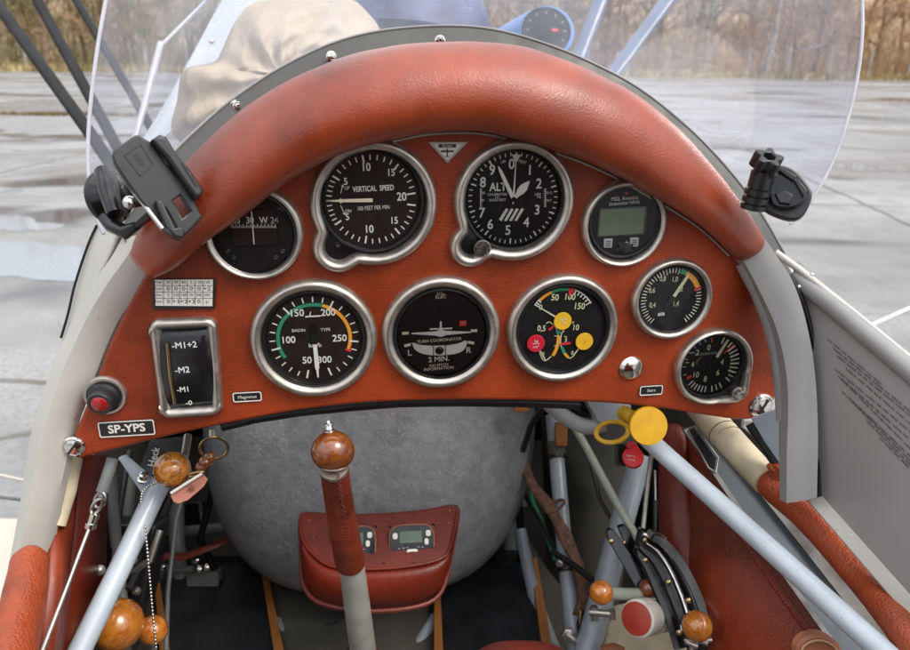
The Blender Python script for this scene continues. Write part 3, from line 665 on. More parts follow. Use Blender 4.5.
# oil temperature and pressure
t, f, fd, z, Rd, k = gauge('engine_gauge', 'black engine gauge with yellow C disc, red disc and second yellow disc', 561.8, 327.6, 57, 561.5, 328.2, 46.5, 11)
g = z(500, 265, 5.2)
ctr = g(318, 283)
def polar(c, a, r): return (c[0] + r * math.sin(R(a)), c[1] + r * math.cos(R(a)))
Ra = math.dist(g(325, 118), ctr)
for a0, a1, m in ((-48, -22, 'orange'), (-22, 8, 'green'), (8, 20, 'red'), (20, 60, 'white')):
    f.arc(a0, a1, Ra * (0.93 if m != 'white' else 0.985), Ra * 1.02, m, 0.0004, 10, ctr)
for a in (-58, -54, -49): f.tick(a, Ra * 0.90, Ra * 1.02, 0.0010, 'white', 0.0006, ctr)
f.arc(-60, -46, Ra * 1.0, Ra * 1.025, 'white', 0.0005, 5, ctr)
for a in (22, 29, 36, 43, 50, 57): f.tick(a, Ra * (0.88 if a != 57 else 0.84), Ra * 1.02, 0.0010, 'white', 0.0006, ctr)
f.tick(12, Ra * 0.78, Ra * 1.0, 0.0018, 'red', 0.0007, ctr); f.tick(16, Ra * 0.9, Ra * 1.03, 0.003, 'red', 0.00065, ctr)
for s_, x, y, sz, m in (('50', 281, 165, .0092, 'lume'), ('100', 358, 161, .0092, 'lume'), ('150', 407, 210, .0092, 'lume'), ('0', 207, 216, .0078, 'lume'), ('0,5', 212, 325, .0085, 'lume'), ('10', 388, 320, .0085, 'lume'), ('5', 338, 384, .0066, 'lume'), ('0', 220, 458, .006, 'lume'), ('0', 371, 452, .006, 'lume')):
    p = g(x, y); f.txt(s_, *p, sz, m, -4, 0.016, 0.0005, 0.85)
# the two small lower scales
def pathline(pts, w, m, h=0.0005):
    P2 = cr([g(*p) for p in pts], 14)
    for a, b in zip(P2, P2[1:]): f.line(a, b, w, m, h)
pathline([(236, 300), (250, 290), (270, 303), (290, 330), (300, 365)], 0.0008, 'lume'); pathline([(301, 362), (297, 400), (285, 440), (270, 466)], 0.0030, 'orange', 0.0004)
pathline([(199, 440), (212, 474), (230, 492), (262, 468)], 0.0010, 'lume', 0.0006)
pathline([(378, 288), (372, 300)], 0.001, 'lume'); pathline([(330, 325), (318, 345), (310, 380), (316, 425), (340, 465), (356, 480), (372, 470), (396, 436)], 0.0009, 'lume', 0.0006)
pathline([(316, 420), (330, 452)], 0.0028, 'green', 0.0008); pathline([(330, 452), (350, 474)], 0.0024, 'orange', 0.00075); pathline([(296, 335), (303, 352)], 0.004, 'green', 0.0007)
pathline([(248, 332), (286, 303)], 0.0022, 'red', 0.0008); pathline([(312, 404), (362, 400)], 0.0022, 'red', 0.0008); pathline([(312, 350), (330, 338)], 0.0008, 'lume', 0.0006)
for x, y in ((285, 362), (335, 365), (284, 413)): pathline([(x - 8, y), (x + 8, y + 1)], 0.0006, 'lume', 0.0008)
f.build('dial_face', t)
for (x, y), (x2, y2) in (((318, 283), (190, 208)), ((180, 398), (232, 488)), ((430, 388), (372, 470))):
    ff = Face(fd); ff.line(g(x, y), g(x2, y2), 0.0017, 'lume', 0.0013, 0.0009); ff.build('needle', t)
for x, y, r_, m, s_, tm in ((318, 283, 47, 'yellow', '°C', 'lume'), (180, 398, 47, 'crimson', 'kg', 'white'), (430, 388, 47, 'yellow', '', 'lume')):
    p = g(x, y); ff = Face(fd); ff.flat([circ(r_ / 5.2 * k, 36, *p)], m, 0.0020, 0.0005, 0.0003)
    if s_ == 'kg':
        ff.txt('kg', p[0], p[1] + 0.0024, 0.0042, 'white', 0, 0.01, 0.0030); ff.line((p[0] - 0.003, p[1]), (p[0] + 0.003, p[1]), 0.0005, 'white', 0.0030); ff.txt('cm²', p[0], p[1] - 0.0028, 0.0042, 'white', 0, 0.01, 0.0030)
    elif s_: ff.txt(s_, *p, 0.0078, tm, -8, 0.012, 0.0030)
    else: ff.txt('kg\ncm²', *p, 0.0030, 'orange', 0, 0.0, 0.0030)
    ff.build('hub_disc', t)
for x, y in ((138, 240), (435, 250), (262, 500), (318, 498), (188, 302)):
    p = g(x, y); mb = MB(); mb.lathe(fd(*p, 0), PN, [(0.0012, 0), (0.0012, 0.0006), (0, 0.0008)], 10); build('screw', mb, ['black_plastic'], t)

# manifold pressure
t, f, fd, z, Rd, k = gauge('manifold_gauge', 'small ata pressure gauge with yellow arc and needle at upper right', 670.2, 297.7, 42.3, 670, 298, 34.5, 8.5)
g = z(600, 230, 3.42); A0, A1 = 218, 502
for q in range(46):
    a = A0 + (A1 - A0) * q / 45; f.tick(a, Rd * (0.74 if q % 4 == 0 else 0.78), Rd * 0.92, 0.0008, 'lume' if q % 4 == 0 else 'white', 0.0005)
f.arc(386, 426, Rd * 0.76, Rd * 0.90, 'orange', 0.0007); f.arc(372, 386, Rd * 0.78, Rd * 0.90, 'green', 0.0007); f.tick(430, Rd * 0.70, Rd * 0.93, 0.0020, 'red', 0.0008)
for s_, x, y in (('0,4', 169, 254), ('0,6', 167, 204), ('0,8', 204, 164), ('1,0', 254, 166), ('1,2', 271, 199), ('1,4', 257, 249)):
    p = g(x + (6 if x < 236 else -3), y); f.txt(s_, *p, 0.0076, 'lume', 0, 0.006, 0.0007, 0.72)
p = g(205, 283); f.txt('ata', *p, 0.0062, 'white', 6, 0.024, 0.0005)
f.build('dial_face', t)
hand(fd, along(30, (-0.28 * Rd, 0.0011), (0.10 * Rd, 0.0014)), 'black', t, 0.0010, (0.0030, 'black'), 'needle_tail')
hand(fd, along(30, (0.10 * Rd, 0.0015), (0.70 * Rd, 0.0013), (0.84 * Rd, 0.0004)), 'lume', t, 0.0018)

# accelerometer
def sqr(k):
    def rf(a):
        r = 41 * k; d = abs((math.degrees(a) % 360) - 315)
        if d < 46:
            e = 40.6 * k / max(abs(math.cos(a)), abs(math.sin(a))); corner = 51 * k
            r = max(r, min(e, corner - 0.0009 * (d / 10) ** 2))
        return r
    return rf
t, f, fd, z, Rd, k = gauge('g_meter', 'small G gauge with square lower right corner near panel edge', 711.5, 365.3, 41, 709.5, 363.5, 33.5, 7.5, sqr)
g = z(660, 320, 6.5); ctr = g(322, 285)
for a in list(range(20, 140, 10)) + [150, 160, 170, 185, 193, 201, 209, 217, 225]:
    f.tick(a, Rd * (0.62 if 40 < a < 120 else 0.70), Rd * 0.90, 0.0016 if 20 < a < 120 else 0.0012, 'white' if a % 20 else 'lume', 0.0005)
for a in (250, 268, 285, 300, 315, 328, 340): f.tick(a, Rd * 0.78, Rd * 0.88, 0.0009, 'grey_mark', 0.0005)
f.tick(354, Rd * 0.72, Rd * 0.88, 0.0012, 'red', 0.0006); f.tick(46, Rd * 0.5, Rd * 0.88, 0.0014, 'red', 0.0007); f.tick(240, Rd * 0.66, Rd * 0.82, 0.003, 'red', 0.0006)
for s_, x, y in (('0', 308, 173), ('2', 234, 205), ('4', 203, 283), ('10', 222, 350), ('8', 284, 377), ('6', 366, 335), ('4', 394, 267)):
    p = g(x, y); f.txt(s_, *p, 0.0090, 'lume', 0, 0.010, 0.0006, 0.85)
for x, y in ((205, 206), (168, 270)): p = g(x, y); f.line((p[0] - 0.0015, p[1]), (p[0] + 0.0015, p[1]), 0.0009, 'lume')
p = g(292, 213); f.txt('ACCELERATION', *p, 0.0036, 'grey_mark', 2, 0.016, 0.0005)
f.build('dial_face', t)
f2 = Face(fd); c = g(262, 268); f2.arc(250, 350, 0.0042, 0.0056, 'brass', 0.0009, 10, c); f2.build('indicator_arc', t)
hand(fd, along(27, (0.28 * Rd, 0.0015), (0.78 * Rd, 0.0012), (0.88 * Rd, 0.0004)), 'lume', t, 0.0018)
hand(fd, along(27, (-0.25 * Rd, 0.001), (0.28 * Rd, 0.0014)), 'dial_black', t, 0.0012, (0.0028, 'dial_black'), 'needle_tail')
p = puv(735, 390.5); mb = MB(); mb.lathe(PWd(*p, 0.001), PN, [(0.0055, 0), (0.0055, 0.004), (0.0042, 0.0045), (0.0042, 0.010), (0.0036, 0.011), (0.0020, 0.0105), (0, 0.0105)], 24); build('reset_knob', mb, ['steel'], t)

# magneto switch
t = thing('magneto_switch', 'black magneto drum switch in a rounded steel frame at panel left', 'switch', PWd(*puv(187, 367), 0))
def quad_rr(q, r, n=5):
    """rounded quad from four pixel corners"""
    P4 = [Vector(puv(*p)) for p in q]; out = []
    for i in range(4):
        a, b, c = P4[i - 1], P4[i], P4[(i + 1) % 4]; d1 = (a - b).normalized(); d2 = (c - b).normalized()
        for k in range(n + 1):
            t_ = k / n; out.append(tuple((b + d1 * r) * (1 - t_) ** 2 + b * 2 * t_ * (1 - t_) + (b + d2 * r) * t_ ** 2))
    return out
oq = [(149, 318), (161.5, 417), (224, 413), (218, 315.5)]
out_ = quad_rr(oq, 0.010, 6)
def resamp(pts, n): return cr(list(pts), n, True)[:-1]
mb, inn = bezel_mb(PWd, resamp(out_, 100), 0.0092, 0.007); build('frame', mb, ['steel'], t, smooth=60)
f = Face(PWd); f.flat([inn], 'black', 0.0006, 0.0005); f.build('back_plate', t)
# drum: horizontal-axis barrel
tl, tr_, br, bl = [puv(*p) for p in ((161, 330), (209.5, 327), (215, 402), (170, 407))]
rows = []
for i in range(25):
    s = i / 24; a = math.pi * s
    row = []
    for j in range(17):
        q = j / 16; x = [(tl[k] * (1 - q) + tr_[k] * q) * (1 - s) + (bl[k] * (1 - q) + br[k] * q) * s for k in (0, 1)]
        bow = 0.0014 * math.sin(a) * (2 * q - 1); row.append(PWd(x[0] + bow, x[1], 0.0015 + 0.0085 * math.sin(a) ** 0.55 * (1 - abs(2 * q - 1) ** 6 * 0.35)))
    rows.append(row)
mb = MB(); mb.grid(rows); build('drum', mb, ['black_gloss'], t, smooth=80)
f = Face(lambda x, y, h: PWd(x, y, 0.0106 + h))
g = lambda x, y: puv(140 + x / 4.33, 270 + y / 4.33)
for s_, x, y, sz in (('-M1+2', 204, 305, .0084), ('-M2', 195, 411, .0084), ('-M1', 199, 494, .0074)):
    p = g(x, y); f.txt(s_, *p, sz, 'white', 1, 0.016, 0, 0.98)
p = g(222, 553)
ff = Face(lambda x, y, h: PWd(x, y, 0.0098 + h)); ff.txt('-0', *p, 0.0062, 'white', 0, 0.02, 0, 1.2); ff.build('zero_mark', t)
f.build('position_marks', t)
p, q = g(128, 300), g(160, 560); mb = MB()
mb.tube([PWd(p[0], p[1], 0.0085), PWd(p[0] * .5 + q[0] * .5, p[1] * .5 + q[1] * .5, 0.0112), PWd(q[0], q[1], 0.0085)], [0.0012, 0.0016, 0.0012], 10); build('lever_edge', mb, ['brass'], t)

# deviation card
t = thing('deviation_card', 'small white compass deviation table above the magneto switch', 'card', PWd(*puv(185, 293), 0))
f = Face(PWd); quad = [puv(*p) for p in ((154, 278.5), (154, 308.5), (215, 308), (216, 278))]; f.flat([quad], 'black_plastic', 0.0012, 0.0008, 0.0003); f.build('holder', t)
f = Face(PWd); q4 = [(156, 278.8), (156.5, 304.5), (213, 305), (213.5, 278.6)]; f.flat([[puv(*p) for p in q4]], 'paper', 0.0028, 0.0002)
g = lambda x, y: puv(140 + x / 4.33, 270 + y / 4.33)
xs = (86, 127, 160, 193, 226, 259, 293)
for x, tx in zip(xs, ('For', 'N', '30', '60', 'E', '120', '150')): p = g(x, 48); f.txt(tx, *p, 0.0036, 'ink_soft', 0, 0.005, 0.0033)
for x, tx in zip(xs, ('Steer', '0', '0', '0', '0', '0', '+2')): p = g(x, 76); f.txt(tx, *p, 0.0050 if tx != 'Steer' else 0.0028, 'ink', -4 if x > 100 else 0, 0.014, 0.0033, 1.25 if tx != 'Steer' else 1)
for x, tx in zip(xs, ('For', 'S', '210', '240', 'W', '300', '330')): p = g(x, 103); f.txt(tx, *p, 0.0036, 'ink_soft', 0, 0.005, 0.0033)
for x, tx in zip(xs, ('Steer', '0', '+1', '+2', '+2', '0', 'c')): p = g(x, 131); f.txt(tx, *p, 0.0050 if tx != 'Steer' else 0.0028, 'ink', -4 if x > 100 else 0, 0.014, 0.0033, 1.25 if tx != 'Steer' else 1)
for y in (62, 90, 117): f.line(g(72, y), g(318, y), 0.00035, 'ink_soft', 0.0033)
for x in (106, 143, 176, 209, 242, 276): f.line(g(x, 40), g(x, 144), 0.00035, 'ink_soft', 0.0034)
f.build('card', t)

# push button
t = thing('push_button', 'black push button with a small red centre beside the left frame', 'button', PWd(*puv(105, 396), 0))
mb = MB(); mb.lathe(PWd(*puv(106, 394.5), 0), PN, [(0.0165, 0), (0.0165, 0.002), (0.0155, 0.0038), (0.0138, 0.0038), (0.0132, 0.002)], 40); build('bezel', mb, ['steel'], t)
d_ = (PN + PV * -0.12 - PU * 0.06).normalized(); o_ = PWd(*puv(105.5, 395), 0)
mb = MB(); mb.lathe(o_, d_, [(0.0128, 0), (0.0128, 0.004), (0.0110, 0.0055), (0.0110, 0.0075), (0.0100, 0.008), (0.0100, 0.0125), (0.0090, 0.0140), (0.0068, 0.0140), (0.0068, 0.0125)], 36); build('collar', mb, ['black_plastic'], t)
mb = MB(); mb.lathe(o_, d_, [(0.0066, 0.010), (0.0066, 0.0140), (0.0052, 0.0152), (0.003, 0.0158), (0, 0.016)], 28); build('red_cap', mb, ['button_red'], t)

# placards
def placard(name, label, cx, cy, w, h_, s_, size, bold=0.02):
    u, v = puv(cx, cy); k = pz(cx, cy) / F; fr = lambda x, y, h: PWd(u + x, v + y, h); t = thing(name, label, 'placard', PWd(u, v, 0), 'black placards on the leather panel')
    f = Face(fr); f.flat([rrect(w * k, h_ * k, 0.0018, 4)], 'black_plastic', 0.0008, 0.0006, 0.0002); f.build('plate', t)
    f = Face(fr); b = 0.0009; f.flat([rrect(w * k, h_ * k, 0.0018, 4), rrect(w * k - 2 * b, h_ * k - 2 * b, 0.0012, 4)], 'paper', 0.0017, 0.0001); f.txt(s_, 0, 0, size, 'paper', 0.5, bold, 0.0019); f.build('lettering', t)
placard('placard', 'black placard with pale letters SP-YPS', 127.3, 427.6, 53, 17, 'SP-YPS', 0.0118, 0.028)
placard('placard', 'tiny black placard right of the magneto switch', 247.5, 396, 28, 10.5, 'Magnetos', 0.0046, 0.01)
placard('placard', 'tiny black placard below the domed steel rivet', 650.5, 389.6, 24, 10.5, 'Start', 0.0048, 0.01)

# triangular badge
tri = [puv(428, 142), puv(447, 163.5), puv(467.5, 142)]
f = Face(PWd); f.flat([tri], 'alu', 0.0006, 0.0005, 0.0002)
t = f.build('badge', None); tag(t, 'small silver triangular badge with black aeroplane between the two top gauges', 'badge')
cx = sum(p[0] for p in tri) / 3; cy = sum(p[1] for p in tri) / 3
f = Face(PWd); f.flat([[(cx + (p[0] - cx) * 0.74, cy + (p[1] - cy) * 0.74 - 0.0003) for p in tri]], 'paper', 0.0014, 0.0001)
p = puv(447, 145.8); f.flat([rrect(0.0135, 0.0024, 0.0003, 2, *p)], 'ink', 0.0016, 0.0001); f.txt('Bücker', *p, 0.0032, 'paper', 0, 0.02, 0.0019)
a, b = puv(440.5, 151.2), puv(453.5, 151.2); f.line(a, b, 0.0013, 'ink', 0.0017); a, b = puv(447, 148.4), puv(447, 156.6); f.line(a, b, 0.0008, 'ink', 0.0018); a, b = puv(445, 156.4), puv(449, 156.4); f.line(a, b, 0.0006, 'ink', 0.0017)
f.build('emblem', t)
# ------------------------------------------------------------------ fuselage shell
fus = thing('fuselage', 'pale grey biplane fuselage shell with curved former either side of the panel', 'aircraft body', C(430, 650, 0.9))
def strip(edges, z0, z1, name, m, thick=0.012, mids=None, **k):
    """curved sheet-metal member between two pixel edges; edges: list of (xa,ya,xb,yb); depth per end"""
    E = cr(edges, 40); rows = []
    for i, e in enumerate(E):
        s = i / 39; za = z0[0] * (1 - s) + z0[1] * s; zb_ = z1[0] * (1 - s) + z1[1] * s
        a, b = C(e[0], e[1], za), C(e[2], e[3], zb_); m_ = (a + b) / 2 - fwd * (mids or 0)
        rows.append([a, a * .75 + b * .25 - fwd * (mids or 0) * .8, m_, a * .25 + b * .75 - fwd * (mids or 0) * .8, b, b + fwd * thick, a + fwd * thick])
    mb = MB(); mb.loft(rows); return build(name, mb, m, fus, **k)
# left former: broad inner face and outer edge
LF = [(138, 235, 172, 262), (128, 255, 156, 276), (110, 280, 136, 297), (90, 312, 120, 318), (74, 345, 105, 350), (62, 372, 94, 378), (50, 408, 80, 405), (43, 434, 72, 428), (36, 462, 66, 462), (28, 510, 56, 508), (18, 558, 46, 557)]
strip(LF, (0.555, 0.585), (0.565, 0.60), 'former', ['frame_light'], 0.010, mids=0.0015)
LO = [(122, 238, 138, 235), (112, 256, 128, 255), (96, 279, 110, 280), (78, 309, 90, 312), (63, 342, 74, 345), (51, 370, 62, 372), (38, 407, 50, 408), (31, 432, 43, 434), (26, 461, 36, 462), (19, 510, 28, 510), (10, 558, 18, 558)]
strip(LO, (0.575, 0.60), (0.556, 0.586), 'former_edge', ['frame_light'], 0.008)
SK = [(97, 225, 128, 240), (90, 240, 116, 257), (82, 262, 100, 281), (74, 288, 86, 306), (68, 314, 72, 332), (61, 338, 62, 350)]
strip(SK, (0.62, 0.63), (0.59, 0.61), 'side_fairing', ['frame_light'], 0.006)
mb = MB(); mb.tube([C(e[0], e[1], 0.618) for e in cr(SK, 30)], 0.0011, 8); build('fairing_edge', mb, ['strut_dark'], fus)
# right former
RF = [(722, 236, 745, 214), (734, 249, 757, 228), (744, 262, 768, 243), (754, 280, 778, 258), (764, 300, 790, 276), (774, 322, 799, 297), (781, 345, 806, 321), (786, 371, 812, 350), (788, 395, 815, 374), (788, 420, 817, 400), (787, 450, 818, 440), (786.5, 503, 817, 497)]
strip(RF, (0.606, 0.585), (0.600, 0.575), 'former', ['frame_shade_grey'], 0.012, mids=0.002)
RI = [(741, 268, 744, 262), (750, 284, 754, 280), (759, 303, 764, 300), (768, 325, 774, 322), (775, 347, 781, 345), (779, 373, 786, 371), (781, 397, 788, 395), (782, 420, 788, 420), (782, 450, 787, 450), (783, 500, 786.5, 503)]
strip(RI, (0.630, 0.615), (0.603, 0.588), 'former_edge', ['frame_shade_grey'], 0.006)
mb = MB(); mb.tube([C(*p) for p in cr([(789, 275, .603), (801, 297, .602), (809, 322, .601), (815, 351, .600), (818, 378, .598), (820, 405, .597), (820.5, 445, .595), (819, 497, .592)], 30)], .0022, 10); build('door_gap_line', mb, ['black'], fus)  # black tube stands in for the dark gap between former and door
# deck ahead of the coaming: the arch of the bow carried forward
mb = MB(); rows = []
for i in range(80):
    a = C(so[i][0], so[i][1] + 3, zb(i) + 0.004); mid_ = C(430, 330, zb(i)); rows.append([a + (mid_ - a) * (0.55 * d) + AX * d for d in (0.0, 0.1, 0.25, 0.42, 0.62, 0.85)])
mb.grid(rows); deck_rows = rows; deck = build('deck', mb, ['deck_pale'], fus, smooth=80, solid=0.003)
# inner side walls, floor, bulkhead
def lwall(px, py): return C(px, py, lz(px))
def wallpt(side, dist, h):
    """cockpit interior: distance ahead of the eye, height above floor"""
    cx = -0.02 - 0.25 * (dist - 0.6); x = cx + side
    return Vector((x, dist, CAMZ - 0.72 + h))
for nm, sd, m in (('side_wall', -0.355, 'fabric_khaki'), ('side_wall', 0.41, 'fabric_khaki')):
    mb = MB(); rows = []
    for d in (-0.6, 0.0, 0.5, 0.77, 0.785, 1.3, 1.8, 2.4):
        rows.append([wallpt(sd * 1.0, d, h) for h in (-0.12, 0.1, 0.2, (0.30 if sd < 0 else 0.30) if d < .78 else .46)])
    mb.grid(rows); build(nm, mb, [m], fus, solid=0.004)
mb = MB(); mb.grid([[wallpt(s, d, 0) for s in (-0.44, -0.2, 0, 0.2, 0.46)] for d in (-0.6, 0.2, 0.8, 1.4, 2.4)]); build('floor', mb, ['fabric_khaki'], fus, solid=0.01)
mb = MB(); mb.grid([[wallpt(s, 1.25, h) for s in (-0.44, 0, 0.46)] for h in (-0.05, 0.3, 0.52)]); build('bulkhead', mb, ['mat_rubber'], fus, solid=0.004)  # black sheet set close behind the tank to darken the footwell
for k_, sd in ((0, -.355), (79, .41)):
    mb = MB(); mb.grid([[p, wallpt(sd * (1 - .25 * j / 5), max(p.y, .62), .43)] for j, p in enumerate(deck_rows[k_])]); build('upper_side', mb, ['frame_light'], fus, solid=.003)  # hidden skins added to stop side light leaking into the footwell
mb = MB(); e_ = [r[-1] for r in deck_rows[::4]]; mb.poly(e_ + [Vector((e_[-1].x, e_[-1].y, CAMZ - .76)), Vector((e_[0].x, e_[0].y, CAMZ - .76))]); build('front_light_plate', mb, ['mat_rubber'], fus)  # unseen plate added to keep light from the front out of the footwell
# rear bulkhead behind the pilot's seat
mb = MB(); mb.grid([[wallpt(s, -0.55, h) for s in (-0.42, 0, 0.42)] for h in (-0.05, 0.3, 0.62)]); build('rear_bulkhead', mb, ['leather_dark'], fus, solid=0.02)
# black strip standing in for the dark of the gap behind the panel bottom
mb = MB(); mb.tube([C(x, y, 0.66) for x, y in ((222, 426), (255, 418), (300, 411), (350, 406), (400, 402), (460, 401), (530, 402), (580, 404))], 0.005, 10); build('dark_gap_strip', mb, ['black_plastic'], fus)

# ------------------------------------------------------------------ left side
def roll(name, label, pts, m, seg=28, parts=None):
    """padded tube: pts (px, py, depth, radius px)"""
    P = cr(pts, 40); mb = MB(); rad = [p[3] * p[2] / F for p in P]
    n = len(P); rad[0] *= 0.75; ptsw = [C(p[0], p[1], p[2]) for p in P]
    mb.tube(ptsw, [r * (1 + 0.012 * math.sin(i * 1.9) * math.sin(i * .7)) for i, r in enumerate(rad)], seg)
    return build(name, mb, [m], None, smooth=70) if label is None else tag(build(name, mb, [m], None, smooth=70), label, 'padding')
tagged = roll('padded_rail', 'red brown leather padded rail below the left former', [(30, 556, 0.575, 17), (27, 580, 0.55, 19), (18, 625, 0.52, 22), (5, 680, 0.48, 25), (-25, 790, 0.42, 29)], 'leather_grain')
# leather side lining left
t = thing('side_lining', 'dark red leather lining on the left cockpit wall behind the steel cable', 'lining', C(75, 560, 0.68))
def sheet(name, rows, m, parent, thick=0.006, **k):
    mb = MB(); mb.grid([[C(*p) for p in r] for r in rows]); return build(name, mb, [m], parent, solid=thick, **k)
sheet('lining_panel', [[(62, 455, .64), (58, 500, .63), (50, 560, .61), (42, 620, .58), (30, 720, .54)], [(84, 455, .67), (80, 500, .66), (72, 560, .64), (62, 640, .61), (50, 740, .57)], [(106, 455, .71), (104, 520, .70), (102, 580, .69), (92, 650, .66), (80, 760, .60)]], 'leather_dark', t, 0.007, smooth=80)
sheet('overlap_panel', [[(54, 515, .615), (48, 575, .59), (38, 660, .55)], [(70, 510, .625), (66, 575, .61), (56, 670, .57)]], 'leather', t, 0.006)
mb = MB(); mb.tube([C(x, y, z) for x, y, z in ((82, 460, .652), (77, 520, .645), (70, 580, .625), (60, 660, .595))], 0.0020, 8); build('seam', mb, ['thread'], t)
mb = MB(); mb.lathe(C(100, 570, .68), (CAM - C(100, 570, .68)), [(0.005, 0), (0.005, 0.002), (0.002, 0.004), (0, 0.0042)], 16); build('snap', mb, ['alu'], t)
mb = MB(); mb.tube([C(72, 458, .63), C(66, 490, .62), (C(55, 525, .61))], [0.0085, 0.0085, 0.0085], 16); tag(build('longeron_tube', mb, ['cream_wrap']), 'short cream wrapped tube beside the left former under the panel', 'tube')

t = thing('control_cable', 'thin steel cable with turnbuckle at the left wall', 'cable', C(68, 590, .6))
mb = MB(); mb.tube([C(91, 524, .60), C(43, 650, .54), C(5, 750, .49)], 0.0016, 8); build('wire', mb, ['alu'], t)
mb = MB(); mb.tube([C(113, 458, .615), C(102, 492, .61)], [0.0048, 0.0050], 12); mb.tube([C(102, 492, .61), C(101, 497, .609)], 0.0032, 10); build('turnbuckle', mb, ['grey_tube'], t)
def ringloop(mb, c, a, b, r, seg=24, mi=0): mb.tube([c + a * math.cos(2 * math.pi * k / seg) + b * math.sin(2 * math.pi * k / seg) for k in range(seg)], r, 8, mi, closed=True)
mb = MB(); ringloop(mb, C(100, 500, .607), (rgt * .9 - upv * .35) * .0045, (upv * .9 + rgt * .35) * 0.0070, 0.0014); ringloop(mb, C(97, 506, .603), (rgt * .6 + fwd * .6) * .0045, (upv * .9 + rgt * .35) * 0.0068, 0.0014); build('shackle', mb, ['alu'], t)
mb = MB(); mb.tube([C(95, 514, .601), C(90.5, 526, .60)], [0.0040, 0.0032], 12); mb.tube([C(91.5, 523, .60), C(90, 528, .60)], 0.0045, 12); build('ferrule', mb, ['chrome'], t)

t = thing('brace_tube', 'pale blue painted tube slanting up to a welded gusset left of the stick', 'tube', C(120, 570, .66))
mb = MB(); mb.tube([C(161, 482, .70), C(154, 496, .695), C(120, 568, .65), C(80, 650, .60), C(30, 752, .54)], [0.0102, 0.0100, 0.0098, 0.0096, 0.0094], 24); build('tube', mb, ['pale_blue'], t)
mb = MB(); q = [(117, 458, .70), (124, 456, .705), (152, 480, .70), (166, 484, .70), (158, 500, .692), (147, 499, .692), (141, 493, .695)]
mb.prism([C(*p) for p in q], fwd * 0.006 + upv * .001); build('gusset', mb, ['pale_blue'], t, bevel=0.0015)
mb = MB(); o = C(143.5, 476, .69); ax = (upv * .75 - fwd * .6).normalized(); mb.lathe(o, ax, [(0.0062, -0.004), (0.0062, -0.002), (0.0046, -0.0015)], 20); mb.lathe(o, ax, [(0.0046, -0.002), (0.0046, 0.002), (0.0036, 0.003), (0.002, 0.0034)], 6); build('bolt', mb, ['chrome'], t, smooth=30)
t = thing('trim_plate', 'black engraved plate with pale letters behind the small amber ball knob', 'placard', C(152, 460, .72))
q = [(150, 476, .715), (140, 468, .72), (150, 440, .745), (187, 436, .745), (182, 462, .725)]
mb = MB(); mb.prism([C(*p) for p in q], fwd * 0.003); build('plate', mb, ['black_plastic'], t)
pa, pb_, pc = C(152, 468, .715), C(159, 442, .735), C(141, 466, .718)
ex = (pb_ - pa).normalized(); ez = (CAM - pa).normalized(); ey = ez.cross(ex).normalized()
f = Face(lambda x, y, h: C(154, 457, .718) + ex * x + ey * y + ez * (h + 0.004)); f.txt('Heck', 0, 0, 0.0120, 'paper', 0, 0.01); f.build('lettering', t)

def knob(name, label, px, py, r, z, m, stem=None, sr=0.004, smat='alu', cat='knob', grp=None):
    t = thing(name, label, cat, C(px, py, z), grp); mb = MB(); mb.ball(C(px, py, z), r * z / F, (upv * .6 - fwd * .5 + rgt * .2)); build('ball', mb, [m], t)
    if stem:
        mb = MB(); mb.tube([C(px, py, z)] + [C(*s) for s in stem], sr, 12); build('stem', mb, [smat], t)
    return t
knob('ball_knob', 'small mottled amber ball knob directly under the left panel edge', 172.2, 469.5, 18, .665, 'burl', [(185, 455, .70), (188, 436, .72)], 0.004, 'alu')
t = knob('ball_knob', 'large glossy orange wooden ball knob behind the lower end of left blue tube', 117.5, 624.5, 25.5, .69, 'wood_orange', [(146, 626, .73)], 0.004, 'alu')
knob('ball_knob', 'small brown wooden ball knob beside the bead chain at lower left', 153, 630, 14.5, .71, 'wood_orange', [(153, 660, .73), (155, 720, .75)], 0.0035, 'grey_tube')
# ball chain
t = thing('bead_chain', 'silver bead chain hanging in front of the small brown ball knob', 'chain', C(152, 580, .66))
pts = cr([(145, 527, .655), (147.5, 550, .655), (150, 580, .655), (152.5, 610, .655), (155.5, 640, .655), (158, 670, .655), (161, 720, .655)], 54)
mb = MB()
for p in pts: mb.lathe(C(*p), upv, [(0.0013 * math.sin(math.pi * k / 6), -0.0013 * math.cos(math.pi * k / 6)) for k in range(7)], 8)
mb.tube([C(*p) for p in pts], 0.0005, 6); build('hanging_beads', mb, ['chrome'], t)
pts = cr([(141, 502, .672), (142, 494, .672), (147, 487, .672), (154, 483.5, .668), (162, 481, .668)], 13); mb = MB()
for p in pts: mb.lathe(C(*p), upv, [(0.0014 * math.sin(math.pi * k / 6), -0.0014 * math.cos(math.pi * k / 6)) for k in range(7)], 8)
mb.tube([C(*p) for p in pts], 0.0005, 6); build('looped_beads', mb, ['chrome'], t)
# keys
t = thing('key_ring', 'brass key ring with wooden beads hung below the panel', 'key ring', C(213, 447, .665))
mb = MB(); ringloop(mb, C(214, 448, .668), (rgt * .95 + fwd * .3) * .0125, (upv * .95 - fwd * .2) * .0108, 0.0013, 32); build('ring', mb, ['brass'], t)
mb = MB(); mb.tube([C(213, 430, .67), C(213, 438, .668)], 0.0035, 10); build('lock_barrel', mb, ['steel'], t)
mb = MB()
for px, py, r in ((210, 457, 5.5), (205.5, 462, 6.5), (201, 467, 5.5)): mb.ball(C(px, py, .66), r * .66 / F, (upv + rgt).normalized())
build('bead', mb, ['wood_dark'], t)
mb = MB(); ringloop(mb, C(196, 474, .657), (rgt * .9 + upv * .2) * .0085, (upv * .5 - fwd * .6) * .004, 0.0012); build('split_ring', mb, ['brass'], t)
tg = thing('luggage_tag', 'pink leather tag with brown dot hanging from the key ring', 'tag', C(189, 488, .65))
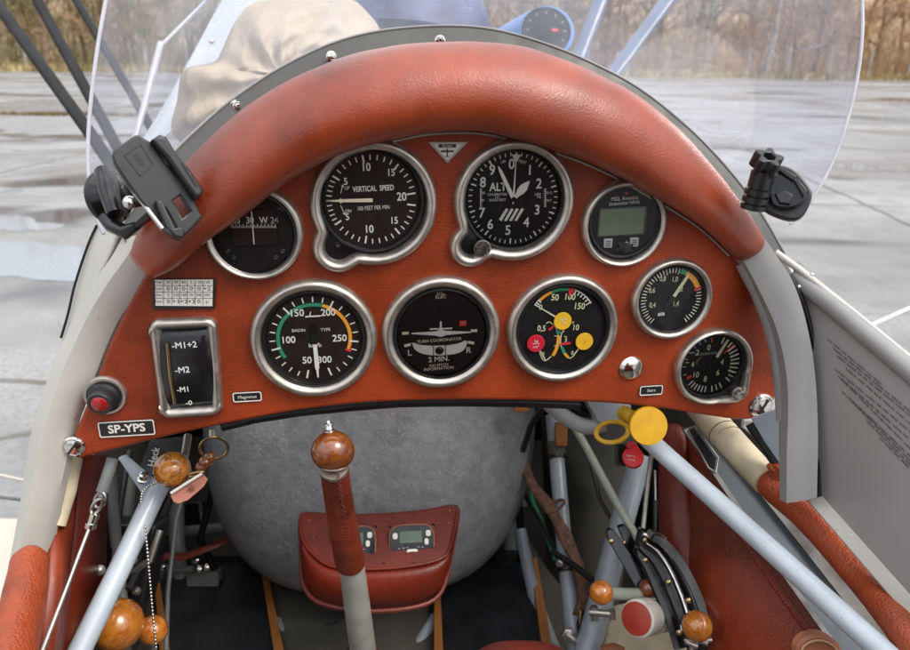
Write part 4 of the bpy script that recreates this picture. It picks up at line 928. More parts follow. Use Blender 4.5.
mb = MB(); q = [(170, 495, .652), (203, 475, .655), (207, 480, .653), (203, 487, .65), (188, 500, .645), (178, 504, .645), (173, 502, .648)]; mb.prism([C(*p) for p in q], fwd * .004); build('tag_body', mb, ['pink_tag'], tg, bevel=0.0008)
mb = MB(); mb.tube([C(171, 493, .648), C(202, 473.5, .651)], 0.0014, 8); build('pale_edge', mb, ['paper'], tg)
mb = MB(); mb.lathe(C(191.5, 488, .6475), -fwd, [(0.0030, 0), (0.0030, 0.0008), (0, 0.001)], 16); build('dot', mb, ['wood_dark'], tg)

# ------------------------------------------------------------------ tank, pouch, stick
t = thing('fuel_tank', 'large rounded grey hammertone fuel tank hanging behind the stick', 'tank', C(375, 450, 1.0))
prof = [(-0.36, .28), (-0.15, .46)]
rows = []
cxs = 374
nu, nv = 60, 30
for j in range(nv + 1):
    b = j / nv * math.pi / 2
    row = []
    for i in range(nu):
        a = 2 * math.pi * i / nu
        # half widths shrink towards the bottom, slightly boxy
        wx = 160 / F * 1.09 * math.cos(b) ** 0.55; wz = 0.20 * math.cos(b) ** 0.55
        ca, sa = math.cos(a), math.sin(a); e = 0.82
        x = wx * math.copysign(abs(ca) ** e, ca); zz = wz * math.copysign(abs(sa) ** e, sa); y = -0.232 * math.sin(b) ** 1.0
        c = C(cxs, 405, 1.09)
        row.append(c + rgt * x + upv * (y * 1.09) + fwd * (zz - y * -0.12) - fwd * 0 + upv * 0)
    rows.append(row)
top = [[p + upv * 0.10 for p in rows[0]]]
mb = MB(); mb.loft(top + rows, True, True); build('tank_body', mb, ['hammer'], t, smooth=70)

pch = thing('leather_pouch', 'dark red leather pouch holding two small digital displays on the tank', 'pouch', C(378, 555, .74))
pf_q = cr([(299, 514), (340, 515), (380, 514), (420, 511), (458, 506), (456, 530), (450, 548), (440, 560), (410, 566), (370, 569), (335, 568), (315, 556), (303, 538)], 60, True)[:-1]
def pz2(px, py): return 0.83 - (py - 505) * 0.0009 + 0.00000095 * (px - 380) ** 2 * 1.0
mb = MB(); vs = [C(x, y, pz2(x, y)) for x, y in pf_q]; mb.prism(vs, fwd * 0.006); build('face_flap', mb, ['leather_pouch'], pch, bevel=0.0012)
top_e = cr([(300, 518), (303, 540), (316, 557), (335, 567), (370, 569), (410, 566), (440, 559), (450, 547), (457, 512)], 50)
bot_e = cr([(300, 520), (301, 560), (304, 585), (316, 601), (345, 609), (378, 611), (415, 607), (436, 598), (446, 580), (453, 545), (458, 514)], 50)
mb = MB(); rows = []
for a, b in zip(top_e, bot_e):
    m_ = ((a[0] + b[0]) / 2, (a[1] + b[1]) / 2); za = pz2(*a) + .003
    rows.append([C(*a, za), C(a[0] * .75 + b[0] * .25, a[1] * .75 + b[1] * .25, za - .004), C(*m_, za - .002), C(a[0] * .2 + b[0] * .8, a[1] * .2 + b[1] * .8, za + .010), C(*b, za + .035)])
mb.grid(rows); build('gusset', mb, ['leather_dark'], pch, solid=0.003, smooth=80)
mb = MB(); mb.tube([C(*b, pz2(*b) + .036) for b in bot_e], 0.0026, 8); build('piping', mb, ['leather_pouch'], pch)
mb = MB(); mb.tube([C(*b, pz2(*b) - .001) for b in top_e], 0.0016, 8); build('rolled_edge', mb, ['leather_dark'], pch)
for i, (x, y) in enumerate(((309, 521), (313, 537), (384, 562), (414, 561), (449, 523), (450, 511), (335, 556))):
    mb = MB(); mb.lathe(C(x, y, pz2(x, y) - .0002), -fwd, [(0.0017, 0), (0.0014, 0.0007), (0, 0.0010)], 12); build('stud', mb, ['brass'], pch)
def pframe(cx, cy):
    c = C(cx, cy, pz2(cx, cy)); ux = (C(cx + 10, cy - 0.5, pz2(cx + 10, cy)) - C(cx - 10, cy + .5, pz2(cx - 10, cy))).normalized(); n = (CAM - c).normalized(); n = (n - ux * n.dot(ux)).normalized(); uy = n.cross(ux)
    return lambda x, y, h: c + ux * x + uy * y + n * (h + 0.0015)
for cx, cy, lab in ((412, 541, 'small digital display right of the stick in the leather pouch'), (354, 543, 'small digital display half hidden by the stick in the leather pouch')):
    k = .80 / F; fr = pframe(cx, cy); t = thing('digital_meter', lab, 'meter', fr(0, 0, 0), 'digital displays in the leather pouch')
    f = Face(fr); f.flat([[(x * 21.5 * k * (1 if abs(x) < 2 else 1), y * 15.5 * k) for x, y in [(math.copysign(abs(math.cos(a)) ** .55, math.cos(a)), math.copysign(abs(math.sin(a)) ** .55, math.sin(a))) for a in [2 * math.pi * q / 40 for q in range(40)]]]], 'black_gloss', 0.0008, 0.0008, 0.0005); f.build('case', t)
    f = Face(fr); f.flat([[(x * 22.6 * k, y * 16.6 * k) for x, y in [(math.copysign(abs(math.cos(a)) ** .55, math.cos(a)), math.copysign(abs(math.sin(a)) ** .55, math.sin(a))) for a in [2 * math.pi * q / 40 for q in range(40)]]]], 'leather_tan', 0.0003, 0.0003); f.build('rim', t)
    f = Face(fr); f.flat([rrect(22 * k, 11 * k, 0.0005, 2, -1 * k, 4 * k)], 'lcd_dark', 0.0022, 0.0002); f.build('screen', t)
    for bx, by, bw, bh in ((-16.5, 5.5, 5, 6), (16.5, 7, 5, 6), (0, -10, 11, 5), (14.5, -1, 4, 6)):
        f = Face(fr); f.flat([rrect(bw * k, bh * k, min(bw, bh) * k * .4, 4, bx * k, by * k)], 'paper', 0.0026, 0.0005, 0.0003)
        if by < -5: f.line((-2 * k, -10 * k), (2 * k, -10 * k), 0.0004, 'ink', 0.0036)
        f.build('key', t)
    f = Face(fr)
    for q in (-14, -10, -6, 5, 9): f.line((q * k, (-5 - abs(q) * .1) * k), ((q + 2.5) * k, (-5.4 - abs(q) * .1) * k), 0.0007, 'grey_mark', 0.0024)
    f.build('legend', t)
    for sx, sy in ((-1, 1), (1, 1), (-1, -1), (1, -1)):
        mb = MB(); mb.lathe(fr(sx * 22 * k, sy * 14.5 * k, -0.001), -fwd, [(0.0018, 0), (0.0018, 0.0012), (0.0006, 0.0006)], 10); build('screw', mb, ['black'], t)

st = thing('control_stick', 'leather wrapped control stick topped by a dark wooden ball', 'control stick', C(362, 655, .86))
z0, z1 = .60, .80
mb = MB(); mb.ball(C(333, 451, .60), 22 * .60 / F, (upv + fwd * .4), sq=0.93); build('ball_top', mb, ['wood_dark'], st)
mb = MB(); o = C(329.5, 430.5, .60); ax = (upv - rgt * .12).normalized()
mb.lathe(o, ax, [(0.0050, -0.003), (0.0050, 0.0), (0.0035, 0.001), (0.0030, 0.004), (0.0042, 0.0045), (0.0042, 0.0060), (0.0018, 0.0065), (0.0014, 0.0085), (0, 0.009)], 16); build('finial', mb, ['chrome'], st)
P = [(334.5, 470, .61, 14.2), (338, 495, .63, 14.3), (343, 525, .66, 14.5), (348, 550, .685, 15), (350.5, 562, .70, 15.2)]
pp = cr(P, 30); mb = MB(); mb.tube([C(*p[:3]) for p in pp], [p[3] * p[2] / F * (1 + .01 * math.sin(i * 2.1)) for i, p in enumerate(pp)], 24); gr = build('leather_grip', mb, ['leather_grip'], st, smooth=70)
mb = MB(); mb.tube([C(333.6, 467, .603), C(333.9, 469.5, .606)], 0.0121, 24); build('grip_ring', mb, ['steel'], st)
mb = MB()
for i in range(34):
    s = i / 33; c = C(338 + (351 - 338) * s + (0.9 if i % 2 else -0.9), 474 + 86 * s, .6 + .09 * s - 0.0112 - .001); d = C(338 + 13 * s + (-1.8 if i % 2 else 1.8), 474 + 86 * s + 1.6, .6 + .09 * s - .0122)
    mb.tube([c, d], 0.0007, 6)
build('lacing', mb, ['thread'], gr)
mb = MB(); P = [(351, 560, .70, 12.5), (355, 590, .73, 12.8), (359, 620, .765, 13), (363, 650, .80, 13), (368, 700, .87, 13)]
mb.tube([C(*p[:3]) for p in P], [p[3] * p[2] / F for p in P], 24); build('shaft', mb, ['stick_metal'], st)
mb = MB(); mb.lathe(C(364, 668, .82), (upv + rgt * -.1), [(0.019, -0.03), (0.0195, 0.0), (0.018, 0.022), (0.016, 0.026)], 24); build('boot', mb, ['leather_pouch'], st)

# unseen seat back and rear deck, added to block low sky light from behind
t = thing('sky_block_seat', 'unseen high red leather seat back and headrest added behind the viewpoint to block sky light', 'seat', (0.0, -.36, CAMZ - .72))
for nm, w, z0_, z1_, y_ in (('seat_back', .27, CAMZ - .70, CAMZ - .02, -.34), ('headrest', .15, CAMZ, CAMZ + .22, -.36)):
    mb = MB(); rows = []
    for q in range(13):
        b = -math.pi / 2 + math.pi * q / 12; rows.append([Vector((w * math.copysign(abs(math.cos(a)) ** .5, math.cos(a)) * math.cos(b) ** .35, y_ + .05 * math.sin(a) * math.cos(b) ** .35, (z0_ + z1_) / 2 + (z1_ - z0_) / 2 * math.copysign(abs(math.sin(b)) ** .8, math.sin(b)))) for a in [2 * math.pi * i / 32 for i in range(32)]])
    mb.loft(rows); build(nm, mb, ['leather_dark'], t, smooth=80)
mb = MB(); mb.grid([[Vector((.36 * k * math.cos(a) + .15 * -y, y, CAMZ - .42 + (.36 + .02) * k * math.sin(a) * 1.25)) for a in [math.pi * i / 20 for i in range(21)]] for y, k in ((-.42, 1), (-.8, .95), (-1.4, .8), (-2.2, .6))]); build('sky_block_deck', mb, ['deck_pale'], fus, solid=.004, smooth=80)

# ------------------------------------------------------------------ floor items
def floorq(name, label, q, m, cat, thick=0.006, lift=0.006):
    mb = MB(); mb.prism([C(x, y, fz(y)) + Vector((0, 0, lift + thick)) for x, y in q], Vector((0, 0, -thick))); return tag(build(name, mb, [m], bevel=0.001), label, cat)
floorq('floor_mat', 'black rubber floor mat left of the stick', [(150, 668), (168, 562), (262, 562), (284, 690)], 'mat_rubber', 'floor mat')
floorq('floor_mat', 'black rubber floor mat right of the stick', [(437, 690), (444, 556), (530, 556), (556, 690)], 'mat_rubber', 'floor mat')
G1 = 'wooden edging strips along the floor mats'
for lab, q in (('wooden edging strip along the inner edge of the left floor mat', [(261, 574), (267, 572), (290, 690), (279, 690)]), ('wooden edging strip between stick and right floor mat', [(434, 592), (440, 592), (444, 690), (434, 690)]), ('wooden edging strip along the outer edge of the right floor mat', [(529, 572), (536, 570), (556, 690), (545, 690)]), ('wooden edging strip by the small brown ball knob', [(156, 590), (161, 588), (176, 690), (164, 690)])):
    o = floorq('edging_strip', lab, q, 'wood_strip', 'edging', 0.012, 0.012); o['group'] = G1
def pipe(name, label, pts, r, m, cat='tube', group=None, seg=16, flat=1.0):
    mb = MB(); mb.tube([C(*p) for p in pts], [ri for ri in r] if isinstance(r, (list, tuple)) else r, seg, flat=flat); return tag(build(name, mb, [m], smooth=60), label, cat, group)
G2 = 'steel frame tubes in the footwell'
pipe('frame_tube', 'vertical grey frame tube rising from the left floor mat', [(176, 480, 1.06), (177, 545, 1.05), (184, 602, 1.04)], 0.0115, 'grey_tube', 'tube', G2)
pipe('frame_tube', 'horizontal grey tube left of the tank', [(120, 537, 1.08), (165, 533, 1.08), (222, 528, 1.08), (300, 522, 1.09)], 0.0085, 'grey_tube', 'tube', G2)
t = thing('rudder_pedal', 'grey pedal bracket in the dark left footwell', 'pedal', C(190, 515, 1.10))
for a in ([(180, 530, 1.10), (183, 503, 1.10), (200, 502, 1.10), (204, 530, 1.10)],): mb = MB(); mb.tube([C(*p) for p in a], 0.004, 10); build('bracket', mb, ['grey_tube'], t)
mb = MB(); mb.box(C(192, 516, 1.13), rgt * .02, upv * .022, fwd * .003); build('pedal_plate', mb, ['black_plastic'], t)
pipe('toe_strap', 'dark red leather toe strap left of the tank', [(165, 556, .99), (185, 557, .985), (200, 551, .985), (218, 544, .99), (226, 540, 1.0)], 0.008, 'leather_pouch', 'strap', None, 12, 0.35)
t = thing('pedal_linkage', 'small steel bolts and rod ends by the left floor mat', 'linkage', C(200, 568, 1.02))
for x, y in ((199, 569), (206, 567), (196, 560), (163, 568)):
    mb = MB(); mb.lathe(C(x, y, 1.0), -fwd + upv * .3, [(0.006, 0), (0.006, 0.006), (0.003, 0.007), (0.003, 0.012)], 6); build('bolt', mb, ['chrome'], t, smooth=30)
mb = MB(); mb.tube([C(150, 566, 1.02), C(180, 570, 1.01), C(208, 568, 1.0)], 0.005, 10); build('rod', mb, ['grey_tube'], t)
mb = MB(); mb.box(C(205, 578, 1.03), rgt * .022, upv * .012, fwd * .01); build('block', mb, ['grey_tube'], t)
pipe('frame_tube', 'thin dark tube slanting behind the left blue tube', [(170, 500, .85), (150, 545, .80), (128, 590, .76)], 0.0045, 'strut_dark', 'tube', G2)
pipe('frame_tube', 'grey tube upright in the dark behind the left blue tube', [(130, 470, .92), (124, 530, .90), (116, 580, .88)], 0.009, 'grey_tube', 'tube', G2)
pipe('floor_tube', 'blue grey rudder tube left of the stick foot', [(276, 622, .97), (292, 652, .93), (310, 690, .88)], 0.009, 'grey_blue', 'tube', G2)
pipe('floor_tube', 'blue grey rudder tube between stick and right mat', [(436, 618, .97), (414, 652, .93), (390, 700, .88)], 0.009, 'grey_blue', 'tube', G2)
pipe('floor_cable', 'thin dark cable looping across the floor under the tank', [(282, 628, .96), (310, 632, .955), (335, 622, .96), (345, 606, .97)], 0.002, 'black', 'cable')
# seat edge
t = thing('seat_cushion', 'rounded front edge of a red leather seat at the bottom', 'cushion', C(525, 690, .62))
mb = MB(); c = C(524, 708, .66); rows = []
for j in range(17):
    b = -math.pi / 2 + math.pi * j / 16; row = []
    for i in range(36):
        a = 2 * math.pi * i / 36; e = .7; cb, sb = math.copysign(abs(math.cos(b)) ** e, math.cos(b)), math.copysign(abs(math.sin(b)) ** e, math.sin(b)); ca, sa = math.copysign(abs(math.cos(a)) ** e, math.cos(a)), math.copysign(abs(math.sin(a)) ** e, math.sin(a))
        row.append(c + rgt * .058 * cb * ca + fwd * .05 * cb * sa + upv * .054 * sb)
    rows.append(row)
mb.loft(rows); build('cushion', mb, ['leather_pouch'], t, smooth=80)

G7 = 'dark cables and pipes in the left footwell'
for lab, pts, r_, m_ in (('black hose dropping behind the small amber ball knob', [(168, 455, .86), (150, 500, .84), (138, 560, .82), (134, 640, .80)], .006, 'black'),
    ('thin black cable left of the lower orange balls', [(130, 450, .80), (118, 520, .77), (108, 590, .74), (100, 660, .70)], .003, 'black'),
    ('dull grey pipe rising beside the bead chain', [(190, 470, .95), (176, 520, .93), (168, 590, .90), (166, 650, .86)], .003, 'grey_tube'),
    ('black hose sagging left of the tank under the key ring', [(225, 440, .98), (210, 500, 1.0), (200, 540, 1.02), (215, 570, 1.03)], .005, 'black'),
    ('grey conduit along the dark left wall', [(110, 470, .74), (116, 540, .76), (122, 600, .76), (126, 660, .74)], .006, 'grey_tube')):
    pipe('hose', lab, pts, r_, m_, 'hose', G7, 10)
t = thing('trim_box', 'black trim gearbox with bolts behind the left blue tube', 'gearbox', C(132, 560, .80))
mb = MB(); mb.box(C(130, 560, .80), rgt * .030, upv * .045 + rgt * .008, fwd * .02); build('housing', mb, ['black_plastic'], t, bevel=.004)
for x, y in ((118, 545), (134, 560), (128, 585), (137, 590)):
    mb = MB(); mb.lathe(C(x, y, .778), -fwd, [(.005, 0), (.005, .003), (.002, .004), (.002, .007)], 8); build('bolt', mb, ['steel'], t, smooth=30)
mb = MB(); mb.tube([C(128, 575, .775), C(150, 560, .77), C(160, 530, .78)], .004, 10); build('lever', mb, ['steel'], t)

# ------------------------------------------------------------------ right lower side
G8 = 'cables and pipes right of the tank'
for lab, pts, r_, m_ in (('green cable beside the grey post right of the tank', [(528, 470, 1.04), (532, 500, 1.02), (545, 530, 1.0), (556, 560, .97)], .0035, 'green'),
    ('thin black cable crossing behind the brown strap', [(515, 480, 1.05), (540, 520, 1.0), (565, 570, .94), (582, 640, .86)], .003, 'black'),
    ('black hose in the dark right of the tank', [(508, 440, 1.0), (516, 480, 1.04), (522, 540, 1.06), (520, 575, 1.08)], .006, 'black'),
    ('thin black cable against the khaki lining', [(580, 420, .98), (600, 500, .94), (628, 548, .90)], .0025, 'black'),
    ('dull steel rod by the red disc knob', [(655, 430, .86), (648, 480, .88), (640, 560, .84)], .003, 'steel')):
    pipe('hose', lab, pts, r_, m_, 'hose', G8, 10)
pipe('frame_tube', 'long pale blue frame tube between tank and strap', [(553, 415, 1.00), (556, 450, .985), (562, 520, .95), (570, 600, .90), (577, 665, .86)], 0.0105, 'grey_blue', 'tube', G2)
pipe('frame_tube', 'thick blue grey tube under the red knob', [(641, 455, .92), (628, 500, .91), (612, 560, .88), (596, 620, .85), (582, 670, .83)], 0.0150, 'grey_blue', 'tube', G2)
pipe('frame_tube', 'upright grey tube above the right floor mat', [(509, 498, 1.12), (510, 540, 1.11), (511, 576, 1.10)], 0.0125, 'grey_tube', 'tube', G2)
mb = MB(); mb.box(C(504, 500, 1.12), rgt * .035, upv * .008, fwd * .012); mb.box(C(510, 577, 1.10), rgt * .022, upv * .004, fwd * .014); tag(build('flange_plate', mb, ['grey_tube'], bevel=.002), 'grey flange plates of the pedal post above the right mat', 'bracket')
pipe('rudder_rod', 'slanting blue grey rod beside the right floor mat', [(520, 530, 1.05), (535, 600, 1.0), (556, 655, .92)], 0.009, 'grey_blue', 'tube', G2)
pipe('push_rod', 'slim green grey push rod slanting down to the throttle plates', [(566, 412, .86), (585, 445, .845), (612, 495, .815), (643, 548, .78)], 0.0046, 'green_grey', 'rod')
mb = MB(); mb.grid([[C(*p) for p in r] for r in ([(541, 415, 1.16), (545, 500, 1.12), (548, 580, 1.06), (556, 640, 1.0)], [(640, 420, 1.02), (630, 500, .98), (622, 580, .95), (612, 650, .92)])])
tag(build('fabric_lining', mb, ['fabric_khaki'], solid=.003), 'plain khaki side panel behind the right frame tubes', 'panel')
t = thing('web_strap', 'worn brown webbing strap hanging behind the pale frame tube', 'strap', C(560, 520, .95))
P = cr([(520, 455, 1.0), (533, 485, .97), (548, 505, .945), (562, 530, .92), (578, 565, .90), (584, 590, .89), (580, 612, .88)], 30)
rows = []
for i, p in enumerate(P):
    c = C(*p); w = (.0062 + .0030 * (i / 29)) * (1 + .12 * math.sin(i * .9)); d = (rgt * .85 + upv * .45 + fwd * .2 * math.sin(i * .4)).normalized(); rows.append([c - d * w, c - d * w * .4 - fwd * .003, c + d * w * .3 + fwd * .002, c + d * w])
mb = MB(); mb.grid(rows); build('webbing', mb, ['strap'], t, solid=.0025, smooth=80)
mb = MB(); mb.tube([C(553, 552, .90), C(575, 566, .86), C(592, 580, .83)], 0.004, 10); build('lever_arm', mb, ['black'], t)
mb = MB(); ringloop(mb, C(555, 506, .94), rgt * .012 + upv * .006, fwd * .006 + upv * .004, .002); build('keeper', mb, ['strap'], t)
mb = MB(); mb.tube([C(581, 610, .88), C(580, 624, .875)], [.004, .002], 10); build('clip', mb, ['brass'], t)
t = thing('tube_clamp', 'dark clamp with bolt on the pale frame tube', 'clamp', C(558, 560, .92))
mb = MB(); mb.lathe(C(567, 567, .918), (C(570, 600, .90) - C(562, 520, .95)), [(.0125, -.006), (.0135, -.004), (.0135, .004), (.0125, .006)], 24); build('band', mb, ['black'], t)
mb = MB(); mb.lathe(C(561, 562, .90), -fwd - rgt * .6, [(.005, 0), (.005, .006), (.0025, .007), (.0025, .010)], 8); build('bolt', mb, ['alu'], t)
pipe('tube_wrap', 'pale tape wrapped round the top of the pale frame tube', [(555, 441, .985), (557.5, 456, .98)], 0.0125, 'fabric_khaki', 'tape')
pipe('cable_tie', 'black cable tie round the pale frame tube', [(557.5, 456, .98), (558, 459, .978)], 0.0130, 'black', 'tie')
mb = MB(); mb.box(C(561, 434, .97), rgt * .008, upv * .016, fwd * .006); tag(build('orange_block', mb, ['wood_strip'], bevel=.002), 'small orange block beside the top of the pale frame tube', 'block')
mb = MB(); mb.box(C(521, 404, .90), rgt * .0095, upv * .009, fwd * .006); tag(build('wood_block', mb, ['wood_strip'], bevel=.001), 'small pale wooden block under the panel edge right of the tank', 'block')
# wires and the grey hose under the panel
P = cr([(545, 400, .74), (555, 409, .74), (570, 420, .735), (588, 427, .73), (604, 424, .73)], 24); mb = MB(); mb.tube([C(*p) for p in P], [.0075 + .0006 * (i % 2) for i in range(24)], 14); tag(build('conduit', mb, ['grey_mark']), 'grey ribbed conduit looping under the panel', 'hose')
G3 = 'black wires under the panel'
for i, (lab, pts) in enumerate((('black wire curving under the panel above the grey conduit', [(540, 398, .76), (570, 408, .75), (600, 416, .76)]), ('black wire running down beside the tank top', [(545, 405, .80), (531, 425, .82), (523, 450, .86)]), ('black wire passing behind the yellow knob', [(560, 400, .76), (590, 406, .75), (625, 415, .78)]))):
    pipe('wire', lab, pts, .004, 'black', 'wire', G3, 8)
mb = MB(); mb.prism([C(*p) for p in ((586, 400, .72), (600, 426, .72), (622, 423, .72), (632, 410, .73), (630, 396, .74))], fwd * .03); tag(build('junction_box', mb, ['grey_blue'], bevel=.002), 'angular grey box under the panel beside the yellow knob', 'box')
# yellow knob, ring and red knob
t = thing('fuel_control', 'large flat yellow control knob below the right panel edge', 'knob', C(648, 426, .66))
o = C(648.5, 426, .655); ax = (C(648.5, 426, .655) - C(612, 404, .71)).normalized() * .45 + (CAM - o).normalized() * .62 + rgt * .05; ax.normalize()
mb = MB(); r_ = 19.3 * .655 / F; mb.lathe(o, ax, [(r_ * .40, -.014), (r_ * .44, -.007), (r_ * .92, -.0045), (r_ * 1.0, -.0035), (r_ * 1.02, -.001), (r_ * .98, .0012), (0, .0016)], 40); build('disc', mb, ['yellow_knob'], t)
mb = MB(); b0 = o - ax * .014; b1 = C(622, 412, .69); mb.tube([b0, (b0 + b1) / 2, b1], [.0060, .0064, .0068], 20)
build('neck', mb, ['yellow_knob'], t)
mb = MB(); d = (b1 - b0)
for s in (.45, .8): mb.tube([b0 + d * s, b0 + d * (s + .07)], .0072, 20)
build('band', mb, ['yellow_knob'], t)
mb = MB(); ringloop(mb, C(612, 432, .70), rgt * .0155 + upv * .002, upv * .009 + fwd * .006, .0024); tag(build('pull_ring', mb, ['yellow_knob']), 'yellow ring handle left of the flat yellow knob', 'handle')
t = thing('fuel_valve', 'small red disc knob below the flat yellow knob', 'knob', C(633, 457, .72))
o = C(633, 457, .72); mb = MB(); mb.lathe(o, (CAM - o).normalized() + upv * .2, [(.0100, -.010), (.0106, -.002), (.0106, 0), (.0098, .0012), (0, .0014)], 32); build('disc', mb, ['red_knob'], t)
q = [(626, 446), (632, 441), (636, 444), (640, 449), (630, 452)]; mb = MB(); mb.prism([C(x, y, .722) for x, y in q], fwd * .005); build('lug', mb, ['red_knob'], t, bevel=.001)
e1 = (rgt - upv * .18).normalized(); n_ = ((CAM - o).normalized() + upv * .2).normalized(); e2 = n_.cross(e1).normalized()
f = Face(lambda x, y, h: o + e1 * x + e2 * y + n_ * (h + .0016)); f.txt('KRAFTSTOFF', 0, .0002, .0028, 'paper', 0, .01); f.txt('BRAND', 0, -.0036, .0028, 'paper', 0, .01); f.build('lettering', t)
mb = MB(); mb.box(C(622, 455, .745), rgt * .006, upv * .010, fwd * .008); build('valve_body', mb, ['black'], t)
# throttle quadrant
tq = thing('throttle_quadrant', 'black curved throttle quadrant plates with chrome edges at right wall', 'throttle quadrant', C(660, 600, .74))
def plate(name, loop, z, dep, m='black_gloss', bevel=.001):
    mb = MB(); mb.prism([C(p[0], p[1], z + (p[1] - 540) * -.0003) for p in loop], dep); return build(name, mb, [m], tq, bevel=bevel)
plate('inner_plate', [(607, 531), (610, 528.5), (614, 530), (650, 580), (660, 606), (654, 612), (645, 606), (628, 574), (608, 540)], .765, fwd * .008)
plate('inner_plate', [(618, 527), (625, 525), (640, 540), (662, 585), (668, 610), (660, 612), (644, 590)], .785, fwd * .008)
def arcplate(name, o_, i_, z, m, thick, **k):
    oo, ii = cr(o_, 24), cr(i_, 24); mb = MB()
    mb.loft([[C(*a, z + (a[1] - 540) * -.0004), C(*b, z + (b[1] - 540) * -.0004), C(*b, z + (b[1] - 540) * -.0004) + fwd * thick, C(*a, z + (a[1] - 540) * -.0004) + fwd * thick] for a, b in zip(oo, ii)])
    return build(name, mb, [m], tq, smooth=30, **k)
arcplate('outer_plate', [(642, 531), (656, 536), (672, 552), (690, 585), (702, 615), (708, 640)], [(636, 556), (646, 576), (656, 598), (666, 620), (673, 636), (677, 650)], .755, 'black_gloss', .016)
arcplate('ribbed_plate', [(640, 545), (654, 556), (666, 574), (678, 600), (688, 625), (692, 645)], [(640, 549), (652, 561), (662, 578), (673, 604), (682, 628), (686, 648)], .750, 'black_plastic', .006)
arcplate('ribbed_plate', [(638, 552), (648, 566), (657, 585), (668, 610), (676, 634), (679, 648)], [(638, 556), (646, 570), (654, 589), (664, 613), (671, 636), (675, 650)], .750, 'black_plastic', .006)
for o_, r_ in (([(643, 534), (658, 541), (675, 560), (690, 588), (699, 612), (703, 628)], .0026), ([(643, 541), (656, 550), (668, 566), (680, 592), (688, 616), (691, 630)], .0022), ([(643, 550), (654, 560), (662, 574), (672, 596), (679, 616), (682, 632)], .0012)):
    mb = MB(); mb.tube([C(p[0], p[1], .753 + (p[1] - 540) * -.0004) for p in cr(o_, 24)], r_, 10); build('edge_rail', mb, ['chrome'], tq)
arcplate('outer_plate', [(655, 535), (668, 541), (684, 560), (700, 590), (708, 615), (712, 640)], [(652, 541), (664, 548), (678, 566), (693, 594), (701, 617), (705, 638)], .735, 'black_gloss', .010)
for x, y, z in ((611, 541, .763), (624, 543, .78), (645, 540, .752), (645, 560, .752), (668, 582, .745), (679, 632, .728), (688, 600, .735)):
    mb = MB(); mb.lathe(C(x, y, z - (y - 540) * .0004 + .006 - .006), -fwd, [(.0030, 0), (.0028, .0020), (.0012, .0032), (0, .0033)], 14); build('screw', mb, ['brass'], tq)
mb = MB(); mb.box(C(656, 536, .752), rgt * .008 - upv * .003, upv * .003 + rgt * .002, fwd * .006); build('stop_bracket', mb, ['alu'], tq)
mb = MB()
for x, y, L_ in ((690, 645, .012), (700, 642, .012)): mb.tube([C(x - 4, y - 4, .70), C(x + 8, y + 1, .695)], .0032, 10)
mb.tube([C(684, 640, .70), C(712, 640, .695)], .0026, 10); mb.tube([C(694, 636, .70), C(692, 650, .70)], .003, 10); build('pivot_bolts', mb, ['steel'], tq)
G4 = 'wooden ball knobs of the throttle quadrant'
knob('ball_knob', 'orange wooden ball knob at the left end of the green lever', 601.2, 592.5, 12, .72, 'wood_orange', [(625, 594, .735), (644, 594, .75)], .0062, 'green_grey', 'knob', G4)
knob('ball_knob', 'dull brown wooden ball knob between the black quadrant plates', 648, 588, 9, .745, 'wood_dark', [(655, 600, .76)], .003, 'alu', 'knob', G4)
knob('ball_knob', 'orange wooden ball knob at the chrome end of the quadrant', 697, 626, 15, .69, 'wood_orange', [(704, 600, .735)], .004, 'chrome', 'knob', G4)
t = thing('trim_roller', 'white trim roller with a red end face beside the quadrant', 'roller', C(655, 616, .735))
c0_ = C(636, 618.5, .715); c1_ = C(676, 611, .775); ax = (c1_ - c0_).normalized()
mb = MB(); mb.lathe(c0_, ax, [(.0165, .0015), (.0182, .0028), (.0185, .006), (.0185, .024), (.0175, .0255)], 36); mb.lathe(c0_, ax, [(.0172, .031), (.0180, .032), (.0180, .056), (.017, .058)], 36); build('barrel', mb, ['roller_white'], t)
mb = MB(); mb.lathe(c0_, ax, [(.0165, .025), (.0165, .0325)], 36); build('groove', mb, ['brass'], t)
mb = MB(); mb.lathe(c0_, -ax, [(.0160, -.003), (.0160, .0004), (.0145, .0010), (0, .0012)], 36); build('end_face', mb, ['roller_red'], t)
t = thing('cable_clamp', 'small steel clamp with rod below the left lever ball', 'clamp', C(600, 615, .80))
mb = MB(); mb.tube([C(590, 612, .80), C(614, 614, .79)], .004, 10); mb.tube([C(594, 606, .80), C(595, 620, .80)], .0045, 10); mb.tube([C(612, 609, .79), C(613, 619, .79)], .0035, 10); build('clamp_body', mb, ['steel'], t)
mb = MB(); mb.prism([C(*p) for p in ((606, 610, .86), (650, 600, .83), (690, 640, .78), (680, 680, .77), (600, 680, .82))], fwd * .01); tag(build('quadrant_base', mb, ['cream_wrap'], bevel=.003), 'pale base panel below the trim roller', 'panel')
mb = MB(); mb.tube([C(604, 652, .80), C(614, 650, .795), C(622, 654, .79)], .008, 14); tag(build('leather_strip', mb, ['leather_tan']), 'tan leather piece at the bottom under the trim roller', 'strap')
mb = MB(); mb.tube([C(563, 632, .86), C(568, 634, .85), C(575, 640, .85)], .005, 10); mb.lathe(C(568, 633, .855), -fwd, [(.008, 0), (.008, .006), (.004, .008), (0, .009)], 6); tag(build('tube_bolt', mb, ['steel'], smooth=30), 'steel bolt at the foot of the pale frame tube', 'bolt')

